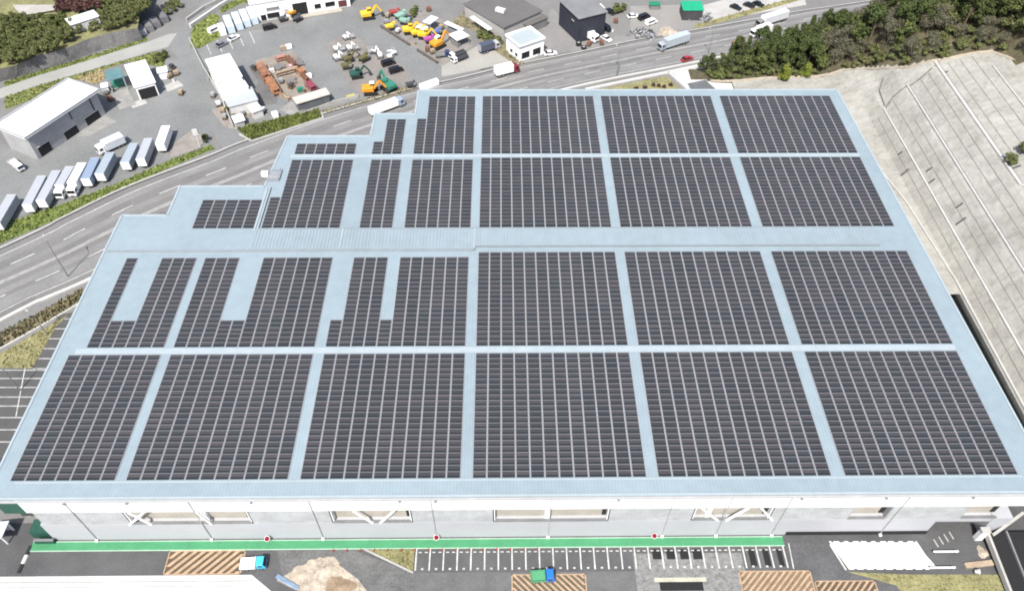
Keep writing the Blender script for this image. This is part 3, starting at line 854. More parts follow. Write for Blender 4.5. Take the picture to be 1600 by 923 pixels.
rw = MB().box(105.0, 100, 0, .3, 36, 4.3).build('gap_shade_strip', mat('dark green shade', (0.012, 0.018, 0.014), .8, .15, 1, 4))  # solid dark strip added to paint the darkness of the gap
tag(rw, 'dark green shade strip painted into the gap between warehouse and slope', 'shade strip')
m = MB().box(105.6, 92, 0, .4, 52, 4.95)
tag(m.build('retaining_wall', CONC_GREY), 'grey retaining wall in the gap behind the dark shade strip', 'retaining wall')
poly_sheet('service_gap', [(94, 30), (105.5, 30), (105.5, 119), (92.6, 119)], .004, ASPH_NEW)

# ---------------------------------------------------------------- vegetation
LEAF = {
    'dark': mat('dark evergreen leaves', (0.019, 0.030, 0.010), .8, .38, .35, 1.5, tint=(.050, .066, .020), island=.55, spec=.2),
    'mid': mat('mid green leaves', (0.040, 0.053, 0.016), .8, .38, .35, 1.5, tint=(.08, .094, .03), island=.55, spec=.2),
    'bright': mat('bright green leaves', (0.075, 0.095, 0.014), .8, .35, .35, 1.5, tint=(.13, .15, .024), island=.55, spec=.2),
    'olive': mat('olive leaves', (0.056, 0.066, 0.023), .85, .35, .3, 1.5, tint=(.105, .114, .042), island=.55, spec=.2),
    'bare': mat('bare twigs', (0.064, 0.061, 0.040), .9, .35, .3, 1.5, tint=(.115, .11, .073), island=.55, spec=.1),
    'rust': mat('rust brown leaves', (0.115, 0.075, 0.022), .85, .35, .3, 1.5, tint=(.16, .11, .035), island=.55, spec=.2),
    'plum': mat('plum brown leaves', (0.055, 0.026, 0.022), .85, .35, .3, 1.5, tint=(.08, .04, .035), island=.55, spec=.2),
}


def tree_proto(kind, seed, h, rad, n, leaf, shape='round', name='tree', cat='tree'):
    rn = random.Random(seed)

    def b():
        t = thing(name, '', cat)
        tr = MB(); tr.tube((0, 0, -.6), (rn.uniform(-.2, .2), rn.uniform(-.2, .2), h * .55), h * .022 + .05, h * .012 + .03, 7)
        cl = []
        nc = 14 if shape != 'cone' else 16
        for k in range(nc):
            if shape == 'cone':
                f = k / nc; z = h * (.15 + .83 * f); rr_ = rad * (1 - f) * .75 + .2
                a = rn.uniform(0, 6.28); q = rr_ * rn.uniform(.2, .9)
                cl.append((math.cos(a) * q, math.sin(a) * q, z, rr_ * .75 + .3, rr_ * .5 + .35))
            else:
                a = rn.uniform(0, 6.28); zf = rn.uniform(-.75, 1)
                q = rad * math.sqrt(max(.05, 1 - zf * zf)) * rn.uniform(.25, .85)
                cl.append((math.cos(a) * q, math.sin(a) * q, h * .6 + zf * h * .33, rad * rn.uniform(.28, .5), h * rn.uniform(.10, .17)))
        for c in cl[::2]:
            tr.tube((0, 0, h * .25 + c[2] * .2), (c[0], c[1], c[2]), h * .009 + .02, .03, 5)
        tr.build('trunk', BARK, t)
        mb = MB()
        for k in range(n):
            c = cl[k % len(cl)]
            while True:
                u = Vector((rn.uniform(-1, 1), rn.uniform(-1, 1), rn.uniform(-1, 1)))
                if .25 < u.length < 1: break
            p = Vector((c[0] + u.x * c[3], c[1] + u.y * c[3], c[2] + u.z * c[4]))
            s = rn.uniform(.16, .42) * (1.0 if shape != 'bare' else .6)
            nn = (u + Vector((rn.uniform(-.6, .6), rn.uniform(-.6, .6), rn.uniform(-.1, .9)))).normalized()
            e = nn.orthogonal().normalized(); f2 = nn.cross(e)
            a = rn.uniform(0, 6.28); e, f2 = e * math.cos(a) + f2 * math.sin(a), f2 * math.cos(a) - e * math.sin(a)
            asp = .55 if shape != 'bare' else .18
            if shape == 'bare': s *= 2.2
            mb.add([p - e * s, p + f2 * s * asp, p + e * s, p - f2 * s * asp], [(0, 1, 2, 3)])
        mb.build('crown', LEAF[leaf], t)
        return t
    return b


KINDS = {
    'dark1': ('dark', 21, 8.5, 3.1, 1500, 'dark', 'round', 'broadleaf_tree', 'tree'),
    'dark2': ('dark', 22, 9.5, 3.4, 1600, 'dark', 'round', 'broadleaf_tree', 'tree'),
    'mid1': ('mid', 23, 8.0, 3.2, 1500, 'mid', 'round', 'broadleaf_tree', 'tree'),
    'mid2': ('mid', 24, 7.5, 2.8, 1400, 'mid', 'round', 'broadleaf_tree', 'tree'),
    'cedar': ('dark', 25, 11, 2.3, 1400, 'dark', 'cone', 'conifer_tree', 'tree'),
    'bright': ('bright', 26, 6.5, 2.1, 1500, 'bright', 'cone', 'young_conifer', 'tree'),
    'bare1': ('bare', 27, 7.5, 3.0, 1100, 'bare', 'bare', 'bare_tree', 'tree'),
    'bare2': ('bare', 28, 8.5, 2.8, 1100, 'bare', 'bare', 'bare_tree', 'tree'),
    'olive': ('olive', 29, 5.0, 2.6, 1200, 'olive', 'round', 'bushy_tree', 'tree'),
    'rust': ('rust', 30, 7.0, 2.6, 1500, 'rust', 'round', 'rust_brown_tree', 'tree'),
    'shrub': ('olive', 31, 2.2, 1.5, 420, 'olive', 'round', 'shrub', 'shrub'),
    'gshrub': ('mid', 32, 1.8, 1.3, 420, 'mid', 'round', 'shrub', 'shrub'),
    'plum': ('plum', 33, 3.2, 2.2, 700, 'plum', 'round', 'shrub', 'shrub'),
}
TL = {'dark1': 'dark green broadleaf tree in the hillside forest', 'dark2': 'dark green broadleaf tree in the hillside forest', 'mid1': 'mid green broadleaf tree in the hillside forest', 'mid2': 'mid green broadleaf tree in the hillside forest',
      'cedar': 'tall narrow dark conifer in the hillside forest', 'bare1': 'bare grey brown tree in the hillside forest', 'bare2': 'bare grey brown tree in the hillside forest', 'olive': 'olive green bushy tree at the forest edge',
      'shrub': 'olive brown shrub along the forest edge', 'gshrub': 'low green shrub along the forest edge'}


def tree(kind, x, y, z, label, group, sc_=1.0):
    k = KINDS[kind]
    s = sc_ * random.uniform(.85, 1.15)
    place('tree_' + kind, tree_proto(*k), (x, y, z), random.uniform(0, 6.28), label, group, (s * random.uniform(.9, 1.1), s * random.uniform(.9, 1.1), s))


# forest: fill the wedge between crest line, road and the frame
rf = random.Random(77)
pts = []
tries = 0
def pix(x, y, z):
    d = Vector((x, y, z)) - Vector((0, 0, CAMZ)); q = d.dot(CF)
    return 800 + F * d.dot(CR) / q, 461.5 - F * d.dot(CU) / q
while len(pts) < 290 and tries < 30000:
    tries += 1
    x = rf.uniform(64, 190); y = rf.uniform(165, 285)
    yc = lerp_list(CREST, x)
    if y < yc + 1.9 or y > road_lower_y(x) - 4.5: continue
    u_, v_ = pix(x, y, hill_z(x, y) + 4)
    if u_ > 1650 or v_ < -60: continue
    if any((x - a) ** 2 + (y - b) ** 2 < 2.75 ** 2 for a, b in pts): continue
    pts.append((x, y))
for x, y in pts:
    yc = lerp_list(CREST, x); d = y - yc
    r = rf.random()
    if x < 76: kind = 'dark1' if r < .5 else 'mid2'; s = .62
    elif x < 100:
        kind = 'cedar' if r < .22 else 'dark1' if r < .5 else 'dark2' if r < .72 else 'mid1'; s = 1.0
    elif x < 122:
        kind = 'bare1' if r < .38 else 'dark2' if r < .6 else 'mid1' if r < .78 else 'bare2' if r < .9 else 'cedar'; s = 1.1
        if d < 7: kind = 'olive' if r < .5 else 'bare1'; s = .85
    else:
        kind = 'mid2' if r < .25 else 'bare2' if r < .5 else 'olive' if r < .7 else 'dark1'; s = 1.15
        if d < 9: kind = 'olive' if r < .5 else 'bare1'; s = .7
    tree(kind, x, y, hill_z(x, y) - .1, TL[kind], {'dark1': 'dark broadleaf trees of the forest', 'dark2': 'dark broadleaf trees of the forest', 'mid1': 'mid green trees of the forest', 'mid2': 'mid green trees of the forest', 'cedar': 'conifers of the forest', 'bare1': 'bare trees of the forest', 'bare2': 'bare trees of the forest', 'olive': 'olive trees of the forest edge'}[kind], s)
pe = []
for k in range(420):
    x = rf.uniform(66, 160); d = rf.uniform(.3, 3.6)
    y = lerp_list(CREST, x) + d
    if x > 139: 
        y = rf.uniform(140, 192); 
        if y < lerp_list(CREST, x) + .5: continue
    if any((x - a) ** 2 + (y - b) ** 2 < 1.9 ** 2 for a, b in pe) or len(pe) > 60: continue
    pe.append((x, y))
    kd = 'shrub' if x > 96 or rf.random() < .3 else 'gshrub'
    tree(kd, x, y, hill_z(x, y) - .1, TL[kd], 'shrubs along the forest edge', 1.0)
p = at(1226, 118, 4); tree('bright', p.x, p.y, hill_z(p.x, p.y), 'bright yellow green young conifer at the forest edge, left one of two', None, 1.0)
p = at(1259, 116, 4); tree('bright', p.x, p.y, hill_z(p.x, p.y), 'bright yellow green young conifer at the forest edge, right one of two', None, .85)
p = at(1150, 92, 0); tree('rust', p.x, p.y, .3, 'rust brown tree standing alone beside the white truck on the road', None, 1.0)
p = at(1588, 240, 22)
tree('olive', p.x, p.y, hill_z(p.x, p.y) - .5, 'olive brown bush on the slope at the right, above the bending drain', None, .75)
tree('olive', p.x + 4, p.y + 2.5, hill_z(p.x + 4, p.y + 2.5) - .5, 'olive bush behind another bush on the slope at the right', None, .8)

# ---------------------------------------------------------------- upper left bank and thicket
BB = atl([(-90, 150), (8, 126), (60, 112), (110, 96), (160, 78), (200, 69), (224, 62)])
BT = [at(x, y, 4.5) for x, y in [(-90, 128), (8, 106), (25, 102), (60, 87), (100, 77), (140, 60), (175, 51), (215, 44)]]
mb = MB()
def lerp_path(P, t):
    L = [0]
    for a, b in zip(P, P[1:]): L.append(L[-1] + (b - a).length)
    s = t * L[-1]
    for i in range(len(P) - 1):
        if s <= L[i + 1] + 1e-6: return P[i].lerp(P[i + 1], (s - L[i]) / (L[i + 1] - L[i]))
    return P[-1].copy()
n = 60; vs = []; fs = []; ms = []
for i in range(n + 1):
    t = i / n
    a = lerp_path(BB, t); c = lerp_path(BT, t)
    back = c + Vector((-18, 120, 3)); mid = c + Vector((-2.5, 12, .6))
    row = [a, a.lerp(c, .5) + Vector((0, 0, random.uniform(-.2, .2))), c, mid, back]
    for q in row: vs.append(tuple(q))
for i in range(n):
    for k in range(4):
        fs.append((5 * i + k, 5 * i + 5 + k, 5 * i + 6 + k, 5 * i + 1 + k)); ms.append(0 if k < 2 else 1)
mb.v = vs; mb.f = fs; mb.m = ms
struct('bank', mb, [SHOTCRETE, mat('dry meadow', (.20, .165, .095), .95, .3, .15, 1.2, tint=(.15, .15, .06), bump=.4)])
poly_sheet('bare_ground', [at(x, y, 6.0) for x, y in [(20, 8), (98, 8), (98, 14), (60, 21), (35, 24), (25, 16)]], 6.05, mat('bare beige ground', (.33, .31, .28), .95, .1, .3, 2))
rb = random.Random(9)
def in_px(poly, n, mind, z, seed):
    P = [at(x, y, z) for x, y in poly]; P2 = [(p.x, p.y) for p in P]
    xs_ = [p[0] for p in P2]; ys_ = [p[1] for p in P2]; out = []; rnx = random.Random(seed); t = 0
    while len(out) < n and t < 8000:
        t += 1
        q = (rnx.uniform(min(xs_), max(xs_)), rnx.uniform(min(ys_), max(ys_)))
        if inside(q, P2) and all((q[0] - a) ** 2 + (q[1] - b) ** 2 > mind ** 2 for a, b in out): out.append(q)
    return out
for x, y in in_px([(-30, 108), (30, 98), (70, 84), (108, 70), (112, 45), (95, 32), (40, 34), (0, 40), (-30, 50)], 85, 2.1, 5, 3):
    kd = 'olive' if rb.random() < .6 else 'mid2'
    tree(kd, x, y, 4.6, 'olive green bushy tree in the thicket above the grey bank' if kd == 'olive' else 'mid green tree in the thicket above the grey bank', 'thicket trees above the grey bank', .8 if kd == 'olive' else .55)
for x, y in in_px([(165, 48), (205, 40), (232, 20), (240, 0), (165, 0)], 34, 2.4, 5, 4):
    tree('olive', x, y, 4.9, 'olive bushy tree on the dry bank right of the white shed', 'bank trees right of the white shed', .75)
for x, y in in_px([(95, 60), (160, 46), (165, 25), (140, 30), (115, 46)], 14, 2.6, 5, 5):
    tree('shrub', x, y, 4.9, 'olive brown shrub in the dry grass before the long white shed', 'shrubs before the white shed', 1.0)
for x, y in in_px([(94, 20), (100, 6), (160, 6), (158, 14), (128, 22)], 9, 2.6, 6, 6):
    tree('plum', x, y, 5.6, 'plum brown shrub behind the long white shed', 'plum shrubs behind the white shed', 1.0)
for x, y in in_px([(262, 26), (280, 22), (282, 6), (264, 6)], 5, 2.0, 0, 7):
    tree('shrub', x, y, 0, 'tan dry shrub beside the grey dumpsters at the road fork', 'dry shrubs at the road fork', 1.1)
for x, y in in_px([(745, 57), (760, 52), (782, 68), (775, 76)], 6, 1.8, 0, 8):
    tree('gshrub', x, y, 0, 'green shrub on the strip beside the white flat roofed shop', 'shrubs beside the shop', 1.2)
for x, y in in_px([(640, 22), (655, 14), (652, 26), (644, 28)], 3, 1.6, 0, 9):
    tree('gshrub', x, y, 0, 'dark green shrub among the stored plant machines', 'shrubs among the plant', 1.1)
for x, y in in_px([(960, 24), (978, 22), (976, 14), (962, 14)], 4, 1.8, 0, 10):
    tree('gshrub', x, y, 0, 'dark green shrub beside the navy house', 'shrubs beside the navy house', 1.1)

# ================================================================== SMALL BUILDINGS
def rect3(c0, c1, c2, z):
    """rectangle from three roof corners: c1 is the shared corner"""
    p0, p1, p2 = at(*c0, z), at(*c1, z), at(*c2, z)
    e = p0 - p1; f = p2 - p1
    u = e.normalized(); v = Vector((-u.y, u.x, 0))
    if v.dot(f) < 0: v = -v
    ctr = p1 + e / 2 + v * f.dot(v) / 2
    rz = math.atan2(u.y, u.x)
    return ctr, rz, e.length, abs(f.dot(v))


def building(name, label, cat, c0, c1, c2, h, roofm, wallm, doors=(), parapet=None, gable=0.0, group=None, over=.25):
    """flat or gabled building; doors: (side, along 0..1, width, z0, height, material, part name) where side 0/1 = the two faces along e, 2/3 = ends"""
    ctr, rz, lx, ly = rect3(c0, c1, c2, h)
    t = thing(name, label, cat, (ctr.x, ctr.y, 0), rz, group)
    MB().box(0, 0, 0, lx - .3, ly - .3, h - .25).build('wall', wallm, t)
    m = MB()
    if gable:
        m.profile([(-lx / 2 - over, h - .25), (lx / 2 + over, h - .25), (lx / 2 + over, h - .1), (-lx / 2 - over, h - .1)], 0.01)
        m = MB()
        y = ly / 2 + over
        vs = [(-lx / 2 - over, -y, h - .2), (lx / 2 + over, -y, h - .2), (lx / 2 + over, 0, h + gable), (-lx / 2 - over, 0, h + gable), (-lx / 2 - over, y, h - .2), (lx / 2 + over, y, h - .2)]
        m.add(vs, [(0, 1, 2, 3), (3, 2, 5, 4), (0, 3, 4), (1, 5, 2), (0, 4, 5, 1)])
    else:
        m.box(0, 0, h - .24, lx + over, ly + over, .24)
    m.build('roof', roofm, t)
    if parapet:
        m = MB(); hh = .5
        for sx, sy, a, b in ((0, 1, lx + over, .35), (0, -1, lx + over, .35), (1, 0, .35, ly + over - .71), (-1, 0, .35, ly + over - .71)):
            m.box(sx * (lx + over - .35) / 2, sy * (ly + over - .35) / 2, h + .003, a, b, hh)
        m.build('parapet', parapet, t)
    for side, f, wd, z0, hh, mm, nm in doors:
        if side < 2:
            sgn = -1 if side == 0 else 1
            x = (f - .5) * lx; y = sgn * (ly / 2 - .15)
            mb = MB().box(x, y, z0, wd, .14, hh)
            fr = MB().box(x, y - .0 + sgn * .02, z0 + hh, wd + .3, .2, .15)
        else:
            sgn = -1 if side == 2 else 1
            y = (f - .5) * ly; x = sgn * (lx / 2 - .15)
            mb = MB().box(x, y, z0, .14, wd, hh)
            fr = MB().box(x + sgn * .02, y, z0 + hh, .2, wd + .3, .15)
        o = mb.build(nm, mm, t)
        fr.build('lintel', OFFWHITE, o)
    return t


DARKIN = mat('dark interior', (0.008, 0.008, 0.009), .8, 0)
WALL_GREY = mat('dull grey sheeting', (0.30, 0.297, 0.298), .7, .12, .3, 2)
ROOF_BROWN = mat('grey brown roof', (0.105, 0.10, 0.094), .8, .08, .2, 2)
# big warehouse of the trucking yard: long face looks to the lower right
c = rect3((40, 214), (150, 142), (110, 124), 8)
building('depot_building', 'long white roofed grey walled depot with dark doorways in the left yard', 'depot', (40, 214), (150, 142), (110, 124), 8, WHITE_ROOF, WALL_GREY,
         [(1, .18, 5, 0, 2.6, DARKIN, 'doorway'), (1, .50, 4.5, 0, 2.6, DARKIN, 'doorway'), (1, .12, .5, 3, 4.4, GREY_D, 'vent'), (1, .87, 3.8, .2, 3.0, DARKIN, 'window'), (1, .42, .4, 4.6, 2.6, GREY_D, 'vent'),
          (0, .18, 5, 0, 2.6, DARKIN, 'doorway'), (0, .48, 4.5, 0, 2.6, DARKIN, 'doorway'), (0, .87, 3.8, .2, 3.0, DARKIN, 'window'), (0, .62, .4, 4.6, 2.6, GREY_D, 'vent')], parapet=GREY_L, over=1.6)
building('garage', 'white roofed garage with wide dark open front beside the wash canopy', 'garage', (226, 94), (242, 128), (212, 141), 4.8, WHITE_ROOF, WHITE,
         [(2, .5, 5.0, 0, 3.6, DARKIN, 'doorway')], over=.4)
# wash canopy
ctr, rz, lx, ly = rect3((163, 112), (188, 106), (196, 120), 4.5)
t = thing('wash_canopy', 'blue green roofed open wash canopy on posts left of the white garage', 'canopy', (ctr.x, ctr.y, 0), rz)
MB().box(0, 0, 4.4, lx, ly, .2).build('roof', mat('blue green sheet', (.10, .16, .22), .5, .15, .4, 2, tint=(.09, .19, .16)), t)
for dx in (-.46, .46):
    for dy in (-.46, .46): MB().tube((dx * lx, dy * ly, 0), (dx * lx, dy * ly, 4.4), .14).build('post', GREY_L, t)
MB().box(0, -ly * .2, 0, lx * .7, ly * .4, 1.4).build('wash_machine', GREEN_M, t)
building('kiosk', 'small white roofed kiosk at the corner of the side road', 'kiosk', (246, 114), (261, 111), (257, 104), 2.7, WHITE_ROOF, WHITE, [(0, .5, 1, 0, 2, GREY_D, 'door')])
building('meter_hut', 'tiny white hut beside the depot and wash canopy', 'hut', (158, 137), (168, 135), (166, 129), 2.2, WHITE_ROOF, WHITE, [(0, .5, .8, 0, 1.8, GREY_D, 'door')])
for lab, a, b, wd, m_, h in (('grey concrete pad in front of the wash canopy', (186, 142), (200, 168), 5.0, CONC_GREY, .12), ('pale concrete pad before the kiosk', (258, 140), (282, 130), 4.0, CONC, .12), ('tan concrete slab beside the garage', (205, 166), (228, 158), 3.0, CONC, .1)):
    c_, rz, L_ = span(a, b); o = MB().box(0, 0, 0, L_, wd, h).build('concrete_pad', m_, None, c_, rz); tag(o, lab, 'concrete pad')

# second yard office: three stepped sections
t0 = building('workshop', 'white workshop with highest flat roof right of the side road', 'workshop', (358, 84), (378, 119), (341, 132), 7.2, WHITE_ROOF, WHITE, [(1, .5, 1.2, 3.6, 1, GLASS, 'window'), (0, .5, 1.2, 3.6, 1, GLASS, 'window')], over=.3)
building('workshop_annex', 'lower white annex adjoining the white workshop', 'annex', (342, 134), (380, 123), (386, 136), 5.2, WHITE_ROOF, WHITE, [(2, .5, 1, 1, 1, GLASS, 'window')], over=.1)
building('lean_to_shed', 'pale grey roofed shed at the lower end of the white workshop', 'shed', (349, 147), (393, 136), (404, 155), 4.0, mat('pale grey roof', (.36, .38, .385), .6, .05, .3, 2), OFFWHITE, [(3, .5, 2, 0, 2.4, GREY_D, 'door')], over=.3)
building('store_hut', 'small cream roofed hut below the pale grey shed', 'hut', (386, 167), (402, 161), (408, 171), 2.6, OFFWHITE, OFFWHITE, [(0, .5, .9, 0, 2, GREY_D, 'door')])
building('tool_hut', 'small white hut with peaked roof at the left of the cream hut', 'hut', (362, 181), (376, 177), (384, 186), 2.4, WHITE_ROOF, GREY_L, [(0, .5, .9, 0, 1.9, GREY_D, 'door')], gable=.5)
building('low_block', 'long low pale roofed block beside the steel yard', 'building', (458, 153), (508, 138), (516, 146), 3.2, mat('cream roof', (.44, .40, .36), .7, .08, .3, 2), mat('dark slate wall', (.10, .11, .115), .7, .15, .4, 2),
         [(0, .15, 2, .8, 1.2, GLASS, 'window'), (0, .5, 2, .8, 1.2, GLASS, 'window'), (0, .85, 2, .8, 1.2, GLASS, 'window')], over=.5)
c_, rz, L_ = span((446, 166), (468, 178)); o = MB().box(0, 0, 0, L_, 5, .35).build('concrete_ramp', CONC_GREY, None, c_, rz); tag(o, 'grey concrete ramp at the left end of the low block', 'ramp')
p = at(431, 184); o = thing('water_tank', 'small white cube tank by the hedge kerb', 'tank', p, .5)
MB().box(0, 0, .2, 1.7, 1.7, 1.6).build('tank', WHITE, o); MB().box(0, 0, 0, 1.8, 1.8, .2).build('pallet', BARK, o); MB().tube((0, 0, 1.8), (0, 0, 1.95), .3).build('lid', GREY_M, o)

# showroom at the top
p, q = at(398, 36), at(548, 10); d = q - p; u = d.normalized(); v = Vector((-u.y, u.x, 0))
ctr = (p + q) / 2 + v * 7
t = thing('rental_office', 'white rental office with dark shutter opening at the top of the equipment yard', 'office', ctr, math.atan2(u.y, u.x))
L_ = d.length
MB().box(0, 0, 0, L_, 13.7, 6.6).build('wall', WHITE, t)
MB().box(0, 0, 6.6, L_ + .6, 14.4, .3).build('roof', WHITE_ROOF, t)
for f, wd, z0, hh, mm, nm in ((.48, 5.0, .1, 4.2, DARKIN, 'shutter_opening'), (.20, 4.2, .6, 1.8, DARKIN, 'window'), (.21, 4.4, 3.4, 1.0, GREY_M, 'window'), (.1, 1.8, .2, 2, GLASS, 'door'), (.66, 2.2, 1.2, 1.6, GLASS, 'window'), (.79, 3.4, 1.2, 1.6, GLASS, 'window'), (.92, 3, .3, 2.3, mat('dark red', (.09, .03, .03), .6, .1), 'door'), (.34, 1.6, 1.5, 1.4, GREY_L, 'window')):
    o = MB().box((f - .5) * L_, -6.88, z0, wd, .12, hh).build(nm, mm, t)
    if nm == 'window': MB().box((f - .5) * L_, -6.9, z0 - .12, wd + .3, .22, .11).build('sill', GREY_L, o)
m = MB(); m.box(0, 0, 0, L_ * .55, 2.2, .14); o = struct('office_footpath', m, mat('tan paving', (.33, .30, .25), .9, .1, .4, 3), loc=ctr + u * L_ * .12 - v * 8.4, rz=math.atan2(u.y, u.x))

# right hand businesses
building('brown_roof_hall', 'large hall with grey brown roof behind the white flat roofed shop', 'hall', (725, 6), (787, 43), (838, 12), 5.0, ROOF_BROWN, CONC, [(2, .3, 2, 1, 1.4, GLASS, 'window')], over=.6)
p = at(782, 16, 5.9); o = MB().box(0, 0, -.65, 3.4, 1.6, 1.2).build('roof_unit', OFFWHITE, None, p, -.5); tag(o, 'cream ventilation unit on the grey brown hall roof', 'roof unit')
c_, rz, L_ = span((737, 26), (766, 46), 3.5); t = thing('awning', 'long white awning along the side of the grey brown hall', 'awning', (c_.x, c_.y, 0), rz)
MB().box(0, 0, 3.3, L_, 1.7, .2).build('awning_roof', WHITE_ROOF, t)
for f in (-.45, 0, .45): MB().tube((f * L_, -.7, 0), (f * L_, -.7, 3.3), .08).build('post', STEEL, t)
building('flat_roof_shop', 'white flat roofed shop with parapet and dark shop windows', 'shop', (790, 56), (812, 74), (845, 56), 5.5, mat('pale blue flat roof', (.31, .35, .36), .6, .04, .3, 2), WHITE,
         [(0, .25, 1.2, 1.2, 1.2, GLASS, 'window'), (0, .7, 1.2, 1.2, 1.2, GLASS, 'window'), (1, .25, 1.2, 1.2, 1.2, GLASS, 'window'), (1, .6, 1.2, 1.2, 1.2, GLASS, 'window'), (2, .3, 3, .8, 2.2, GLASS, 'window'), (2, .75, 3, .8, 2.2, GLASS, 'window'), (3, .3, 3, .8, 2.2, GLASS, 'window'), (3, .75, 3, .8, 2.2, GLASS, 'window')], parapet=WHITE, over=.4)
building('long_shed', 'long narrow brown roofed shed behind the white shop', 'shed', (816, 36), (824, 41), (851, 24), 3.2, ROOF_BROWN, GREY_M, [(0, .5, 2, 0, 2, GREY_D, 'door')])
building('navy_house', 'tall navy clad house with grey roof', 'house', (874, 0), (905, 29), (947, 17), 9, GREY_M, mat('navy cladding', (.022, .025, .036), .6, .2, .4, 2),
         [(0, .3, 1.5, 5, 1.2, GLASS, 'window'), (1, .3, 1.5, 5, 1.2, GLASS, 'window'), (2, .5, 1.6, 1, 1.4, GLASS, 'window'), (3, .5, 1.6, 1, 1.4, GLASS, 'window')], over=.7)
building('green_canopy', 'bright green roofed shed at the top edge of the far lot', 'shed', (1068, 16), (1100, 16), (1100, 2), 4, mat('bright green sheet', (.01, .30, .15), .5, .1, .4, 2), GREY_D, [(0, .5, 2, 0, 2, DARKIN, 'door')])
p = at(1024, 7); o = building('green_fence_shed', 'low green topped shed at the top edge left of the bright green shed', 'shed', (1016, 8), (1032, 8), (1032, 3), 2.0, mat('mid green sheet', (.015, .18, .09), .5, .1, .4, 2), GREY_M, [(0, .5, 1, 0, 1.6, GREY_D, 'door')])
building('white_shed', 'long white roofed shed on the bank above the thicket', 'shed', (110, 39), (154, 25), (149, 15), 8.0, WHITE_ROOF, OFFWHITE, [(0, .3, 2, 5.4, 1.5, GREY_D, 'window'), (1, .3, 2, 5.4, 1.5, GREY_D, 'window')])
# bike shelter and dark side wing at the left front corner of the warehouse
t = thing('smoking_shelter', 'small white framed lean-to shelter at the left front corner of the warehouse', 'shelter', (-93.2, 62.6, 0), 0)
MB().add([], []) if False else None
for dx, hh in ((-1.6, 2.4), (1.6, 2.9)):
    for dy in (-1.3, 1.3): MB().box(dx, dy, 0, .22, .22, hh).build('post', WHITE, t)
m = MB(); m.add([(-2, -1.7, 2.3), (2, -1.7, 2.95), (2, 1.7, 2.95), (-2, 1.7, 2.3), (-2, -1.7, 2.45), (2, -1.7, 3.1), (2, 1.7, 3.1), (-2, 1.7, 2.45)], [(3, 2, 1, 0), (4, 5, 6, 7), (0, 1, 5, 4), (1, 2, 6, 5), (2, 3, 7, 6), (3, 0, 4, 7)]); m.build('roof', mat('pale shelter roof', (.45, .48, .52), .5, .05), t)
MB().box(.3, 1.4, 0, 3, .1, 2.3).build('back_panel', GREY_L, t)
t = thing('side_wing', 'dark green clad wing on the left side of the warehouse', 'building', (-94, 66, 0))
MB().box(-1, 1.5, 9.5, 15.4, 5.5, 3.4).build('wall', DG, t); MB().box(-1, 1.5, 12.9, 15.8, 5.9, .2).build('roof', GREY_M, t)
for dx in (-6, 4): MB().box(dx, 1, 0, .7, .7, 9.5).build('column', WHITE, t)
t = thing('planter_box', 'dark green low cabinet at the left end of the green walkway', 'cabinet', (-84.6, 61.35, .145))
MB().box(0, 0, 0, 3.6, .45, 1.1, tx=.96).build('cabinet', DG, t); MB().box(0, 0, 1.1, 3.6, .5, .06).build('cabinet_top', GREY_M, t)
# right front ramp: pit shade painted black on the deck, pale parapets
t = thing('ramp', 'truck ramp with its shaded pit painted black between pale parapets at the right front corner', 'ramp', (94.5, 56, 0))
m = MB(); m.add([(-5.2, -12, .03), (6, -12, .03), (6, 5.4, 1.6), (-5.2, 5.4, 1.6), (-5.2, 5.4, 0), (6, 5.4, 0)], [(0, 1, 2, 3), (3, 2, 5, 4), (0, 3, 4), (1, 5, 2)]); m.build('deck', GROUND_BLACK, t)
MB().beam((-5.4, -12, .6), (-5.4, 5.6, 2.0), .45, 1.2).build('parapet', CONC, t)
MB().beam((-1.6, -10, .5), (-1.6, 5.4, 1.9), .3, .5).build('kerb', GREY_M, t)
MB().beam((6.2, -12, .6), (6.2, 5.6, 2.0), .45, 1.2).build('parapet', CONC, t)
c0 = at(1548, 838, 1); c1 = at(1600, 800, 6)
o = MB().beam((0, 0, 0), (c1 - c0), .5, .5).build('ramp_beam', CONC, None, c0); tag(o, 'pale sloping concrete beam at the right end of the warehouse front', 'beam')
p = at(1533, 830, 2); t = thing('gate_pillar', 'white gate pillar at the right end of the warehouse front', 'pillar', (p.x, 60.9, 0)); MB().box(0, 0, 0, 1.3, .9, 3.4).build('shaft', WHITE, t); MB().box(0, 0, 3.4, 1.6, 1.2, .2).build('cap', CONC, t)

# ================================================================== VEHICLES AND PLANT
def wheels(t, xs_, w_, r, name='wheel'):
    for x in xs_:
        for s in (-1, 1):
            o = MB().tube((x, s * (w_ / 2 - .22), r), (x, s * w_ / 2, r), r, n=14).build(name, BLACK, t)
            MB().tube((x, s * (w_ / 2), r), (x, s * (w_ / 2 + .015), r), r * .5, n=10).build('rim', STEEL, o)


